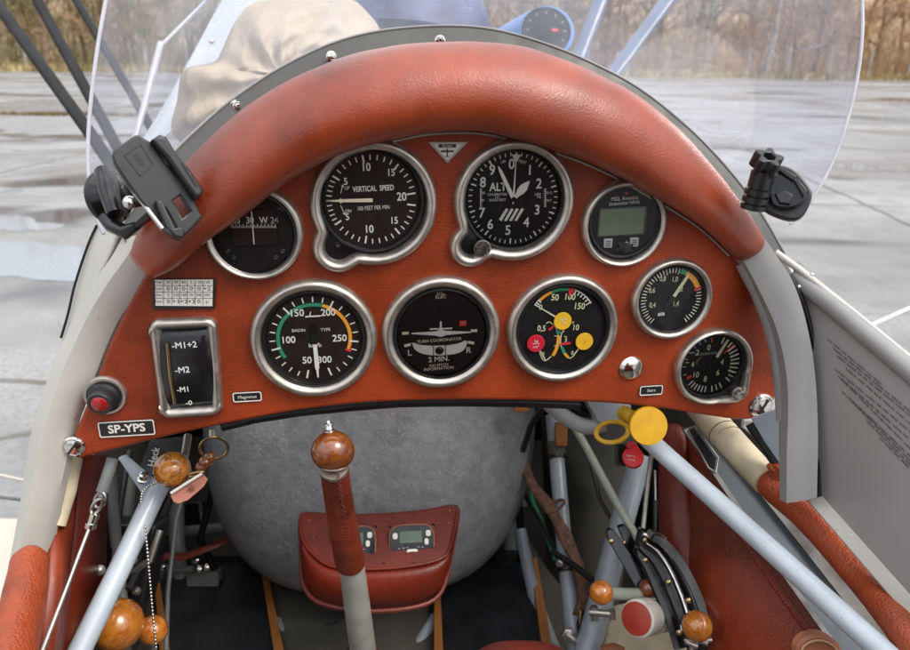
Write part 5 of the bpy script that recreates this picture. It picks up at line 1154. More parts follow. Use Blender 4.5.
# right leather side panel
t = thing('side_lining', 'large smooth red leather lining on the right wall with a stitched seam', 'lining', C(740, 560, .72))
sheet('lining_panel', [[(664, 425, .86), (668, 500, .83), (690, 590, .76), (712, 660, .70), (725, 760, .62)], [(690, 425, .83), (700, 500, .79), (725, 590, .72), (745, 660, .67), (755, 760, .60)], [(702, 440, .80), (738, 522, .750), (772, 590, .695), (806, 645, .655), (850, 745, .575)], [(694, 440, .805), (744, 516, .742), (792, 585, .680), (838, 650, .630), (890, 745, .565)]], 'leather_lining', t, 0.006, smooth=80, sub=2)
P = cr([(715, 505, .752), (738, 533, .722), (760, 566, .695), (785, 602, .663), (812, 640, .634), (840, 690, .59)], 60)
mb = MB(); mb.tube([C(p[0], p[1], p[2] - .006) for p in P], .0022, 8); build('seam', mb, ['leather_dark'], t)
mb = MB()
for i in range(0, 58, 1):
    a, b = P[i], P[i + 1]; c = C(a[0], a[1], a[2] - .0085); d = C(a[0] * .45 + b[0] * .55, a[1] * .45 + b[1] * .55, a[2] - .0085); mb.tube([c, d], .0009, 6)
    c = C(a[0] + 5, a[1] - 3, a[2] - .007); d = C(a[0] * .45 + b[0] * .55 + 5, a[1] * .45 + b[1] * .55 - 3, a[2] - .007); mb.tube([c, d], .0008, 6)
build('stitching', mb, ['thread'], t)
sheet('pillar_panel', [[(658, 420, .84), (658, 500, .82), (660, 600, .78)], [(672, 420, .825), (674, 500, .80), (680, 600, .76)], [(688, 420, .825), (692, 500, .80), (702, 600, .755)]], 'leather_dark', t, .008, smooth=80, sub=2)
pipe('control_cable', 'thin steel cable running down beside the thick blue grey tube', [(655, 470, .80), (656, 520, .79), (655, 560, .78)], .0014, 'alu', 'cable')
mb = MB(); mb.tube([C(656, 500, .795), C(655, 540, .785)], [.003, .002], 10); tag(build('cable_sleeve', mb, ['black']), 'dark sleeve on the thin cable beside the throttle plates', 'sleeve')
# pale blue brace on the right
t = thing('brace_tube', 'pale blue painted tube crossing the right leather lining diagonally', 'tube', C(770, 545, .6))
mb = MB(); mb.tube([C(645, 436, .69), C(662, 452, .68), (C(760, 540, .60)), C(868, 638, .52), C(960, 722, .46)], [.0090, .0090, .0089, .0088, .0088], 24); build('tube', mb, ['pale_blue'], t)
# aluminium rail with black placard
t = thing('sliding_rail', 'long grey aluminium rail with a black placard on the right wall', 'rail', C(770, 530, .65))
def band(name, A, B, z, m, thick=.004, bev=0):
    aa, bb = cr(A, 16), cr(B, 16); mb = MB(); n = len(aa); rows = []
    for i in range(n):
        s = i / (n - 1); zz = z[0] * (1 - s) + z[1] * s; rows.append([C(*aa[i], zz), C(*bb[i], zz - (z[2] if len(z) > 2 else 0)), C(*bb[i], zz - (z[2] if len(z) > 2 else 0)) + fwd * thick, C(*aa[i], zz) + fwd * thick])
    mb.loft(rows); return build(name, mb, [m], t, bevel=bev, smooth=30)
band('web', [(687, 428), (714, 470), (760, 538), (800, 595), (846, 660), (900, 740)], [(702, 424), (733, 462), (785, 527), (836, 592), (888, 660), (950, 740)], (.79, .54, .0), 'rail_web', .004)
band('lip', [(684, 430), (712, 472), (758, 540), (798, 597), (844, 662), (897, 742)], [(688, 428), (716, 470), (762, 538), (802, 595), (848, 660), (902, 740)], (.78, .53, .0), 'alu', .010)
band('flange', [(700, 420), (733, 460), (785, 525), (836, 590), (888, 658), (950, 738)], [(719, 418), (752, 453), (806, 518), (858, 583), (908, 650), (970, 730)], (.785, .535, .006), 'alu', .005)
q = [(689, 432), (694, 428), (716, 458), (714.5, 470), (711, 468)]; mb = MB(); mb.prism([C(x, y, .745) for x, y in q], fwd * .003)
pl = build('plate', mb, ['black'], t)
q2 = cr([(688, 430.5), (695, 425), (718, 458), (716, 473), (709, 469)], 5); mb = MB(); mb.tube([C(x, y, .7445) for x, y in ((688, 431), (694, 426), (718, 457.5), (716, 472), (708.5, 468))], .0011, 8, closed=True); build('plate_edge', mb, ['alu'], pl)
# wrapped longeron and leather rail
t = thing('longeron_tube', 'cream tape wrapped tube running under the panel right corner', 'tube', C(740, 445, .7))
P = [(700, 405, .76, 15), (715, 424, .74, 15), (740, 452, .70, 15), (768, 482, .66, 15)]; pp = cr(P, 30); mb = MB(); mb.tube([C(*p[:3]) for p in pp], [p[3] * p[2] / F for p in pp], 24); build('wrap', mb, ['cream_wrap'], t)
mb = MB()
for x, y, z in ((723, 433, .727), (728.5, 439, .719)):
    ax = (C(740, 452, .70) - C(715, 424, .74)).normalized(); mb.lathe(C(x, y, z), ax, [(.0151, -.0005), (.0155, 0), (.0151, .0005)], 28)
build('tape_edge', mb, ['fabric_khaki'], t)
roll('padded_rail', 'red brown leather padded rail along the right cockpit edge', [(764, 474, .665, 14.5), (776, 487, .655, 16.5), (811, 518, .62, 16.5), (862, 577, .57, 16.5), (899, 624, .52, 17), (960, 705, .47, 20), (1060, 820, .40, 24)], 'leather_grain')
mb = MB()
for i in range(3): ringloop(mb, C(779 + i * 2, 472 + i * 4, .648), (rgt * .8 - upv * .5) * (.010 - .002 * i), (fwd * .8 + upv * .2) * .006, .0030)
mb.tube([C(776, 480, .65), C(781, 470, .645), C(786, 464, .65)], [.007, .009, .006], 14); tag(build('leather_knot', mb, ['leather_grain']), 'gathered leather knot where the right padded rail meets the former', 'lacing')
q = [(752, 418, .66), (787, 405, .63), (787, 470, .64), (782, 474, .645)]; mb = MB(); mb.prism([C(*p) for p in q], fwd * .004); tag(build('sill_plate', mb, ['pale_blue'], bevel=.001), 'pale blue grey plate between panel corner and right former', 'panel')
mb = MB(); mb.tube([C(750, 424, .665), C(783, 474, .645)], .0045, 10); tag(build('sill_bead', mb, ['strut_dark']), 'dark seal strip beside the cream wrapped tube', 'strip')
q = [(741, 262), (756, 290), (768, 320), (776, 350), (780, 380), (783, 420)]; mb = MB(); mb.tube([C(x + 3, y, .615) for x, y in q], .008, 12); tag(build('panel_seal', mb, ['frame_shade_grey']), 'grey tube edging between panel and right former', 'strip')
t = thing('leather_tab', 'tan leather tab with stitched rim at the lower right bottom', 'tab', C(818, 648, .56))
mb = MB(); P = cr([(797, 652, .56), (800, 642, .56), (808, 636, .56), (820, 634, .56), (832, 638, .56), (842, 648, .56), (848, 668, .56), (838, 690, .56), (806, 690, .56)], 40, True)[:-1]; mb.prism([C(*p) for p in P], fwd * .012); build('tab_body', mb, ['leather_tan'], t, bevel=.003)
mb = MB(); mb.tube([C(p[0] + (820 - p[0]) * .18, p[1] + (665 - p[1]) * .2, .5585) for p in P], .0008, 6, closed=True); build('stitching', mb, ['thread_pale'], t)
mb = MB(); ringloop(mb, C(802, 643, .566), rgt * .006 + upv * .002, upv * .007, .0022); build('loop', mb, ['leather_tan'], t)

# right door
door = thing('cockpit_door', 'grey folding cockpit door with lines of small print on the right', 'door', C(860, 500, .55))
DQ = [(796, 262, .622), (1080, 530, .43), (1080, 800, .42), (817, 506, .600)]
def DP(s, t_, h=0.0):
    a = C(*DQ[0]) * (1 - s) + C(*DQ[1]) * s; b = C(*DQ[3]) * (1 - s) + C(*DQ[2]) * s
    n = (C(*DQ[3]) - C(*DQ[0])).cross(C(*DQ[1]) - C(*DQ[0])).normalized()
    if n.dot(CAM - a) < 0: n = -n
    return a * (1 - t_) + b * t_ + n * h
mb = MB(); mb.loft([[DP(s, t_, .004 * math.sin(s * 3.1) * math.sin(t_ * 3.1)) for t_ in [j / 12 for j in range(13)]] for s in [i / 20 for i in range(21)]], False, False)
build('door_panel', mb, ['door_grey'], door, solid=.008, smooth=80)
mb = MB(); mb.tube([C(794, 273, .612), C(800, 280, .609), C(850, 321, .570), C(905, 367, .528), C(1000, 447, .47), C(1085, 520, .43)], [.006, .0075, .0078, .0078, .0078, .0078], 18); build('edge_roll', mb, ['frame_shade_grey'], door)
mb = MB(); mb.tube([C(775, 252, .607), C(800, 270, .605), C(850, 310, .575), C(905, 355, .54), C(1085, 505, .44)], .0030, 10); build('outer_lip', mb, ['frame_light'], door)
for x, y, z in ((799, 287, .602), (812, 275, .598), (798, 268, .606)):
    mb = MB(); mb.ball(C(x, y, z), .0022, -fwd, 0, 14); build('rivet', mb, ['chrome'], door)
def dband(name, t0, t1, h, m, s0=0.0):
    mb = MB(); mb.loft([[DP(s, t0, h), DP(s, t1, h), DP(s, t1, h - .004), DP(s, t0, h - .004)] for s in [s0 + (1 - s0) * i / 12 for i in range(13)]]); return build(name, mb, [m], door, smooth=30)
mb = MB(); A = [(809, 501, .590), (910, 618, .515), (1080, 812, .42)]; B = [(822, 496, .590), (910, 594, .515), (1080, 782, .42)]
mb.loft([[C(*a), C(*b), C(*b) + fwd * .004, C(*a) + fwd * .004] for a, b in zip(A, B)]); build('hinge_strip', mb, ['frame_light'], door, smooth=30)
mb = MB(); B2 = [(836, 492, .595), (910, 575, .522), (1080, 762, .425)]; B1 = [(823, 495, .594), (910, 592.5, .52), (1080, 780, .424)]
mb.loft([[C(*a), C(*b), C(*b) + fwd * .003, C(*a) + fwd * .003] for a, b in zip(B1, B2)]); build('door_strip', mb, ['frame_shade_grey'], door, smooth=30)
mb = MB(); mb.lathe(C(851, 536.5, .560), (CAM - C(851, 536, .56)), [(.0030, -.002), (.0030, 0), (.0022, .0012), (0, .0016)], 16); build('stud', mb, ['steel'], door)
# printed lines: unreadable small print, drawn as letter-sized strokes
f = Face(lambda x, y, h: DP(x, y, h + .0095)); f = Face(lambda x, y, h: x)
mbp = MB(); rnd = random.Random(3)
def inv(px, py):
    best = None
    for i in range(60):
        for j in range(60):
            s, t_ = i / 75, j / 60; w = DP(s, t_) - CAM; z = w.dot(fwd); d = (w.dot(rgt) / z * F + 455 - px) ** 2 + (325 - w.dot(upv) / z * F - py) ** 2
            if best is None or d < best[0]: best = (d, s, t_)
    return best[1:]
lines = [((836, 340), (862, 363)), ((843, 351), (912, 408)), ((845, 357), (912, 413)), ((855, 371), (912, 419)), ((843, 370), (912, 430)), ((845, 376), (912, 436)), ((848, 381), (912, 441)), ((850, 394), (912, 449)), ((858, 402), (912, 453)), ((875, 423), (912, 459)), ((888, 437), (912, 463))]
for a, b in lines:
    s0, t0 = inv(*a); s1, t1 = inv(*b); k_ = 1.0; s = 0.0; s1, t1 = s0 + (s1 - s0) * 1.9, t0 + (t1 - t0) * 1.9
    Lm = (DP(s1, t1) - DP(s0, t0)).length
    while s < 1:
        wlen = rnd.uniform(.003, .011) / Lm; e = s
        while e < min(1, s + wlen):
            g_ = .0010 / Lm; A_ = lambda u, v: DP(s0 + (s1 - s0) * u, t0 + (t1 - t0) * u + v, .0088)
            hh = rnd.choice((.0075, .0105, .009)); mbp.poly([A_(e, 0), A_(e + g_, 0), A_(e + g_, -hh), A_(e, -hh)]); e += .0014 / Lm
        s = e + .0016 / Lm
build('small_print', mbp, ['ink_soft'], door)
# ------------------------------------------------------------------ seen through and past the windshield
def strut(label, pts, r, m, grp, flat=.55, name='wing_strut'):
    mb = MB(); mb.tube([C(*p) for p in pts], r, 20, flat=flat, up=(0.3, 0.2, 1)); t = build(name, mb, [m], smooth=60); return tag(t, label, 'strut', grp)
G5 = 'wing struts beside the windshield'
strut('leftmost dark wing strut, the thickest of three', [(-70, -95, 1.75), (0, 8, 1.66), (92, 136, 1.55), (150, 222, 1.50)], .0185, 'strut_dark', G5)
strut('second dark wing strut from the left, with a bright edge', [(-12, -95, 1.95), (37, 0, 1.88), (96, 108, 1.80), (135, 180, 1.75)], .0180, 'strut_dark', G5)
strut('third thin dark wing strut passing behind the windshield edge', [(20, -85, 2.25), (76, 0, 2.2), (131, 93, 2.1), (168, 158, 2.02)], .0175, 'strut_dark', G5)
strut('shorter blue grey wing strut right of the round dial', [(640, -95, 2.1), (603, -5, 2.0), (566, 90, 1.95)], .0200, 'strut_blue', G5)
strut('longer blue grey wing strut slanting to the upper right', [(770, -130, 2.0), (670, -3, 1.9), (605, 84, 1.8)], .0225, 'strut_blue', G5)
# front cockpit windscreen frame
t = thing('front_windscreen', 'front cockpit windscreen panel with white edges seen through the windshield', 'windshield', C(180, 100, 1.15))
q = [(163, 44, 1.20), (205, 2, 1.22), (290, -90, 1.25), (420, -90, 1.2), (300, 30, 1.10), (205, 150, 1.05), (128, 150, 1.12)]
mb = MB(); mb.grid([[C(163, 44, 1.20), C(205, 2, 1.24), C(290, -90, 1.3)], [C(150, 95, 1.17), C(190, 75, 1.18), C(300, -30, 1.22)], [C(128, 165, 1.12), C(180, 160, 1.12), C(220, 120, 1.12)]]); build('pane', mb, ['acrylic_clear'], t, sub=1)
mb = MB(); mb.tube([C(161, 43, 1.20), C(146, 100, 1.16), C(127, 168, 1.12)], .0052, 12); build('frame', mb, ['acrylic_edge'], t)
mb = MB(); mb.tube([C(163, 44, 1.20), C(205, 2, 1.24), C(290, -90, 1.3)], .0030, 10); build('frame', mb, ['acrylic_edge'], t)
# front cockpit fairing (deck in front), beige cover, headrest
mb = MB(); A = [(60, 250), (120, 170), (172, 80), (205, 20), (245, -20)]; rows = []
fd_ = thing('front_deck', 'pale grey front cockpit fairing with a rivet seen through the windshield', 'fairing', C(260, 60, 1.3))
mb.grid([[C(105, 190, 1.30), C(172, 130, 1.30), C(230, 100, 1.30)], [C(150, 130, 1.36), C(205, 60, 1.36), C(260, 40, 1.36)], [C(205, 30, 1.42), C(240, 5, 1.42), C(300, -10, 1.42)], [C(240, -40, 1.5), C(290, -60, 1.5), C(330, -60, 1.5)]]); build('fairing', mb, ['deck_pale'], fd_, solid=.004, sub=2, smooth=80)
mb = MB(); mb.ball(C(212, 42, 1.345), .006, -fwd, 0, 14); build('rivet', mb, ['chrome'], fd_)
t = thing('canvas_cover', 'wrinkled beige canvas cover over the front seat seen through the windshield', 'cover', C(285, 80, 1.25))
sil = [(168, 140), (172, 100), (176, 74), (183, 67), (200, 64), (213, 60), (220, 46), (230, 24), (241, 8), (256, -2), (290, -10), (330, -8), (356, -4), (372, 10), (385, 28), (392, 60), (380, 110), (300, 150), (220, 160)]
S = cr(sil, 110, True)[:-1]; cx_, cy_ = 285, 75; rows = []
for k in range(22):
    q = 1 - k / 21; row = []
    for i, (x, y) in enumerate(S):
        wr = 0.012 * math.sin(i * .31 + k * .5) * math.sin(k * .8 + i * .12) + .008 * math.sin((x - y) * .09 + k * .3) + .006 * math.sin((x + 2 * y) * .07)
        z = 1.27 - .20 * (1 - q ** 2.2) ** .5 + wr * (1 - abs(2 * q - 1) ** 3)
        row.append(C(cx_ + (x - cx_) * q, cy_ + (y - cy_) * q, z))
    rows.append(row)
mb = MB(); mb.loft(rows, True, True); build('cloth', mb, ['canvas'], t, smooth=80, sub=1)
for y0, x0, x1, y1 in ((68, 176, 300, 58), (40, 300, 372, 18)):
    pass
t = thing('headrest', 'rounded dark navy headrest fairing right of the beige canvas cover', 'headrest', C(420, 20, 1.45))
mb = MB(); rows = []
for j in range(13):
    b = j / 12 * math.pi / 2; rows.append([C(395, 45, 1.5) + rgt * (.205 * math.cos(a) * math.cos(b) ** .6) + fwd * (.20 * math.sin(a) * math.cos(b) ** .6) + upv * (.20 * math.sin(b) - .03) for a in [2 * math.pi * i / 40 for i in range(40)]])
mb.loft(rows); build('shell', mb, ['navy'], t, smooth=80)
t = thing('instrument_pod', 'light blue streamlined pod with a dark round dial ahead of the coaming', 'pod', C(545, 34, 1.5))
o = C(545, 34, 1.50); ax = (-fwd + upv * .12 + rgt * .10).normalized()
mb = MB(); rows = []; e1 = (rgt - ax * rgt.dot(ax)).normalized(); e2 = ax.cross(e1)
rr = 27 * 1.5 / F
for s, k_ in ((.012, .93), (.010, 1.0), (0, 1.05), (-.05, 1.22), (-.12, 1.38), (-.22, 1.40), (-.34, 1.1), (-.44, .6), (-.50, .05)):
    c = o + ax * s + rgt * (s * .45) ; rows.append([c + e1 * math.cos(a) * rr * k_ + e2 * math.sin(a) * rr * k_ for a in [2 * math.pi * i / 36 for i in range(36)]])
mb.loft(rows); build('housing', mb, ['sky_blue_paint'], t, smooth=70)
mb = MB(); mb.lathe(o + ax * .011, ax, [(rr * .92, 0), (rr * .92, .004), (rr * .86, .005), (rr * .84, .002), (0, .002)], 36); build('dial_face', mb, ['dial_black'], t)
f = Face(lambda x, y, h: o + e1 * x + e2 * y + ax * (.0135 + h))
f.flat([rrect(.014, .006, .002, 3, .018, .002)], 'red', .0004, .0002)
for q in range(0, 360, 30): f.tick(q, rr * .64, rr * .74, .0015, 'grey_mark', .0004)
f.build('markings', t)
mb = MB(); mb.tube([o - ax * .05 - e2 * rr * .9, o - ax * .05 - Vector((0, 0, .35))], .02, 16); build('pedestal', mb, ['sky_blue_paint'], t)
# left outside: lower wing corner and bracing wires
t = thing('lower_wing', 'cream painted lower wing panel at the left bottom edge', 'wing', C(-150, 560, 1.1))
mb = MB(); mb.prism([C(26, 514, 1.02), C(-500, 506, 1.5), C(-900, 900, 1.15), C(60, 640, .78)], Vector((0, 0, -.05))); build('wing_panel', mb, ['cream_paint'], t, bevel=.012)
G6 = 'bracing wires outside the cockpit'
pipe('bracing_wire', 'upper thin bracing wire at the left edge', [(-200, 430, 1.5), (0, 475, 1.25), (32, 482, 1.2)], .0028, 'cream_paint', 'wire', G6, 8)
pipe('bracing_wire', 'lower thin bracing wire at the left edge', [(-200, 487, 1.5), (0, 497, 1.25), (32, 501, 1.2)], .0028, 'grey_tube', 'wire', G6, 8)
pipe('bracing_wire', 'white bracing wire above the right cockpit door', [(862, 330, .9), (872, 325, .92), (912, 307, 1.0), (1050, 245, 1.2)], .0030, 'white', 'wire', G6, 8)

# phone clamp
t = thing('phone_holder', 'black plastic phone holder on a suction mount at the left coaming end', 'phone holder', C(120, 205, .50))
def zp(x, y): return (85 + x / 5, 120 + y / 5)
cc = C(150, 190, .475); ez = ((CAM - cc).normalized() * .9 + rgt * .12 + upv * .15).normalized(); ex = (rgt * .95 - ez * rgt.dot(ez)).normalized(); ey = ez.cross(ex).normalized()
def on(px, py, n=ez, c=cc):
    d = (C(px, py, 1) - CAM); k = (c - CAM).dot(n) / d.dot(n); p = CAM + d * k; return ((p - c).dot(ex), (p - c).dot(ey))
fr = lambda x, y, h: cc + ex * x + ey * y + ez * h
body = [(140, 160), (200, 112), (250, 76), (272, 76), (300, 95), (330, 110), (400, 210), (480, 300), (545, 400), (590, 482), (480, 600), (440, 590), (385, 540), (270, 395), (170, 255), (145, 215), (135, 180)]
hole = [(440, 402), (478, 374), (535, 455), (488, 490)]; slot = [(380, 442), (402, 440), (460, 535), (440, 548)]
f = Face(fr); f.flat([[on(*zp(*p)) for p in body], [on(*zp(*p)) for p in hole], [on(*zp(*p)) for p in slot]], 'black_plastic', -.004, .0032, .0012, 2); f.build('cradle', t)
lip = [(325, 112), (365, 86), (400, 98), (455, 190), (510, 250), (585, 358), (578, 382), (545, 402), (470, 300), (400, 200)]
f = Face(fr); f.flat([[on(*zp(*p)) for p in lip]], 'black_plastic', .001, .006, .0022, 3); f.build('jaw', t)
lp2 = [(470, 228), (490, 235), (556, 335), (545, 345)]; f = Face(fr); f.flat([[on(*zp(*p)) for p in lp2]], 'black', .0095, .0005); f.build('grip_slot', t)
lab = [(192, 178), (278, 120), (342, 222), (276, 284)]
lx_ = [on(*zp(*p)) for p in lab]; f = Face(fr); f.flat([lx_, [on(*zp(267 + (p[0] - 267) * .93, 202 + (p[1] - 202) * .93)) for p in lab]], 'black', .0008, .0002)
mx_, my_ = on(*zp(267, 202)); f.txt('PIPP', mx_, my_, .0060, 'black', -58, .03, .0007); f.build('label_plate', t)
arm = [(345, 415), (375, 408), (440, 548), (470, 540), (492, 565), (480, 598), (440, 590), (395, 545)]
f = Face(fr); f.flat([[on(*zp(*p)) for p in arm]], 'black_plastic', .004, .004, .0012, 2); f.build('arm', t)
o = C(111, 197, .520); ax = (rgt * .94 - fwd * .40 + upv * .1).normalized()
mb = MB(); mb.lathe(o, ax, [(.0195, -.004), (.0200, -.002), (.0192, 0), (.016, .003), (.014, .008), (.010, .012), (.008, .018), (.006, .019)], 40); build('suction_cup', mb, ['black_gloss'], t, smooth=50)
mb = MB(); mb.tube([C(104, 218, .50), C(112, 226, .495), C(126, 232, .49), C(136, 226, .485)], [.004, .005, .005, .003], 12); mb.tube([C(103, 172, .505), C(110, 190, .495), C(116, 214, .49)], [.006, .008, .006], 12); mb.prism([C(*zp(200, 560), .485), C(*zp(320, 450), .48), C(*zp(330, 480), .48), C(*zp(215, 572), .487)], fwd * .006); build('lever', mb, ['black_gloss'], t)
mb = MB(); mb.ball(C(*zp(222, 412), .478), .0044, -fwd, 0, 20); build('ball_joint', mb, ['chrome'], t)
mb = MB(); mb.tube([C(*zp(228, 412), .480), C(*zp(300, 400), .482)], .0040, 14); build('ball_stem', mb, ['black_plastic'], t)
mb = MB(); mb.tube([C(*zp(165, 250), .478), C(*zp(250, 365), .476), C(*zp(390, 545), .474)], .0016, 8); build('metal_edge', mb, ['alu'], t)

# action camera mount
t = thing('camera_mount', 'black adhesive camera mount with star knob at the right coaming end', 'camera mount', C(785, 195, .55))
def zg(x, y): return (720 + x / 6.5, 130 + y / 6.5)
kz = .54
o = C(*zg(300, 215), kz); ax = (C(*zg(300, 215), kz) - C(*zg(215, 510), kz + .012)).normalized(); ax = (ax * .75 - fwd * .62).normalized()
e1 = (rgt - ax * rgt.dot(ax)).normalized(); e2 = ax.cross(e1)
star = [(( .0092 + .0021 * math.cos(5 * a)) * math.cos(a), (.0092 + .0021 * math.cos(5 * a)) * math.sin(a)) for a in [2 * math.pi * q / 60 for q in range(60)]]
f = Face(lambda x, y, h: o + e1 * x + e2 * y + ax * h); f.flat([star, circ(.0048, 6)], 'black_plastic', 0, .0055, .0012, 2); f.build('star_knob', t, smooth=50)
mb = MB(); mb.lathe(o - ax * .004, ax, [(.0048, 0), (.0048, .002), (.002, .0021)], 6); build('nut', mb, ['steel'], t, smooth=30)
b0 = C(*zg(280, 270), kz + .004); b1 = C(*zg(212, 515), kz + .016); d = (b1 - b0)
mb = MB()
for s0_, s1_, r_ in ((0, .42, .0085), (.47, .60, .0098), (.66, .80, .0098), (.86, .99, .0095)): mb.tube([b0 + d * s0_, b0 + d * s1_], r_, 24)
mb.tube([b0, b1], .0070, 20); build('hinge_barrel', mb, ['black_plastic'], t, smooth=40)
cc2 = C(*zg(450, 420), kz + .012); ez2 = ((CAM - cc2).normalized() + rgt * .1 + upv * .25).normalized(); ex2 = (rgt - ez2 * rgt.dot(ez2)).normalized(); ey2 = ez2.cross(ex2)
def on2(px, py):
    dd = (C(px, py, 1) - CAM); k = (cc2 - CAM).dot(ez2) / dd.dot(ez2); p = CAM + dd * k - cc2; return (p.dot(ex2), p.dot(ey2))
f = Face(lambda x, y, h: cc2 + ex2 * x + ey2 * y + ez2 * h)
base = cr([(330, 240), (400, 225), (480, 255), (550, 320), (600, 400), (590, 470), (550, 545), (490, 580), (400, 565), (290, 510), (270, 420)], 44, True)[:-1]
f.flat([[on2(*zg(*p)) for p in base]], 'black_plastic', -.006, .003, .0015, 2); f.build('base_plate', t)
inn_ = cr([(330, 330), (400, 290), (470, 310), (530, 380), (555, 440), (520, 490), (430, 520), (330, 480)], 36, True)[:-1]
f = Face(lambda x, y, h: cc2 + ex2 * x + ey2 * y + ez2 * h); f.flat([[on2(*zg(*p)) for p in inn_]], 'black_gloss', .001, .003, .0012, 2); f.build('buckle', t)
for lp in ([(372, 285), (395, 262), (495, 320), (470, 352)], [(475, 350), (500, 335), (560, 410), (535, 455)], [(350, 430), (420, 410), (470, 440), (450, 500), (380, 490)]):
    f = Face(lambda x, y, h: cc2 + ex2 * x + ey2 * y + ez2 * h); f.flat([[on2(*zg(*p)) for p in lp]], 'black_plastic', .005, .0025, .0010, 2); f.build('clip', t)

# ------------------------------------------------------------------ airfield
EDGE = 58.0
def sheet_mesh(name, xs, ys, zf, m, kind='structure'):
    mb = MB(); mb.grid([[Vector((x, y, zf(x, y))) for x in xs] for y in ys]); o = build(name, mb, [m], origin=(0, 0, 0)); o['kind'] = kind; return o
M['earth'] = mat('earth', (0.16, 0.12, 0.06), 0.95, var=0.25, vscale=0.4, bump=0.4, bscale=6, bdist=0.05)
sheet_mesh('ground', [-900, -300, -100, 0, 100, 300, 900], [-900, -200, 0, 60, 120, 300, 900], lambda x, y: 0.0, M['earth'])
def tarmac():
    m = bpy.data.materials.new('tarmac'); m.use_nodes = True; nt = m.node_tree; N = nt.nodes; L = nt.links; b = N['Principled BSDF']
    tc = N.new('ShaderNodeTexCoord')
    def noise(sc, det=5, dist=0, stretch=None):
        n = N.new('ShaderNodeTexNoise'); n.inputs['Scale'].default_value = sc; n.inputs['Detail'].default_value = det; n.inputs['Distortion'].default_value = dist
        if stretch:
            mp = N.new('ShaderNodeMapping'); mp.inputs['Scale'].default_value = stretch; L.new(tc.outputs['Object'], mp.inputs['Vector']); L.new(mp.outputs['Vector'], n.inputs['Vector'])
        else: L.new(tc.outputs['Object'], n.inputs['Vector'])
        return n.outputs['Fac']
    def mrange(x, a, b_, c, d):
        r = N.new('ShaderNodeMapRange'); r.inputs['From Min'].default_value = a; r.inputs['From Max'].default_value = b_; r.inputs['To Min'].default_value = c; r.inputs['To Max'].default_value = d
        L.new(x, r.inputs['Value']); return r.outputs['Result']
    def mixc(f, a, c):
        x = N.new('ShaderNodeMix'); x.data_type = 'RGBA'; L.new(f, x.inputs['Factor'])
        if isinstance(a, tuple): x.inputs['A'].default_value = (*a, 1)
        else: L.new(a, x.inputs['A'])
        if isinstance(c, tuple): x.inputs['B'].default_value = (*c, 1)
        else: L.new(c, x.inputs['B'])
        return x.outputs['Result']
    col1 = mixc(mrange(noise(.25, 6), .35, .65, 0, 1), (0.215, 0.214, 0.212), (0.385, 0.383, 0.378))
    col1 = mixc(mrange(noise(30, 4), .4, .65, 0, .6), col1, (0.17, 0.17, 0.168)); col1 = mixc(mrange(noise(2.2, 6), .45, .7, 0, .55), col1, (0.14, 0.138, 0.13))
    wet = mrange(noise(.16, 4, .8, (1, 1.7, 1)), .47, .56, 0, 1)          # damp film and puddles
    pud = mrange(noise(.26, 4, .6, (.6, 1.5, 1)), .56, .63, 0, 1)
    col2 = mixc(wet, col1, (0.26, 0.26, 0.26)); col2 = mixc(pud, col2, (0.07, 0.07, 0.075))
    # slab joints and cracks
    v = N.new('ShaderNodeTexVoronoi'); v.feature = 'DISTANCE_TO_EDGE'; v.inputs['Scale'].default_value = .12
    wv = N.new('ShaderNodeTexNoise'); wv.inputs['Scale'].default_value = .7; wv.inputs['Detail'].default_value = 5; L.new(tc.outputs['Object'], wv.inputs['Vector'])
    va = N.new('ShaderNodeVectorMath'); va.operation = 'MULTIPLY_ADD'; va.inputs[1].default_value = (1.1, 1.1, 1.1); L.new(wv.outputs['Color'], va.inputs[0]); L.new(tc.outputs['Object'], va.inputs[2]); L.new(va.outputs[0], v.inputs['Vector'])
    crack = mrange(v.outputs['Distance'], .001, .006, .8, 0)
    br = N.new('ShaderNodeTexBrick'); br.inputs['Scale'].default_value = 1; br.inputs['Brick Width'].default_value = 6; br.inputs['Row Height'].default_value = 6; br.offset = 0; br.inputs['Mortar Size'].default_value = .035; br.inputs['Mortar Smooth'].default_value = .3
    mp = N.new('ShaderNodeMapping'); mp.inputs['Rotation'].default_value = (0, 0, .10); mp.inputs['Location'].default_value = (1.7, 2.5, 0)
    va2 = N.new('ShaderNodeVectorMath'); va2.operation = 'MULTIPLY_ADD'; va2.inputs[1].default_value = (.22, .22, .22); L.new(wv.outputs['Color'], va2.inputs[0]); L.new(tc.outputs['Object'], va2.inputs[2]); L.new(va2.outputs[0], mp.inputs['Vector']); L.new(mp.outputs['Vector'], br.inputs['Vector'])
    mxm = N.new('ShaderNodeMath'); mxm.operation = 'MAXIMUM'; L.new(crack, mxm.inputs[0]); L.new(br.outputs['Fac'], mxm.inputs[1])
    g = mrange(noise(.3, 4), .42, .58, .28, .95); mm = N.new('ShaderNodeMath'); mm.operation = 'MULTIPLY'; L.new(mxm.outputs[0], mm.inputs[0]); L.new(g, mm.inputs[1])
    col3 = mixc(mm.outputs[0], col2, (0.075, 0.062, 0.035)); L.new(col3, b.inputs['Base Color'])
    r1 = mrange(wet, 0, 1, .50, .20); r2 = N.new('ShaderNodeMix'); L.new(pud, r2.inputs['Factor']); L.new(r1, r2.inputs['A']); r2.inputs['B'].default_value = .06
    r3 = N.new('ShaderNodeMix'); L.new(mm.outputs[0], r3.inputs['Factor']); L.new(r2.outputs['Result'], r3.inputs['A']); r3.inputs['B'].default_value = .85
    L.new(r3.outputs['Result'], b.inputs['Roughness'])
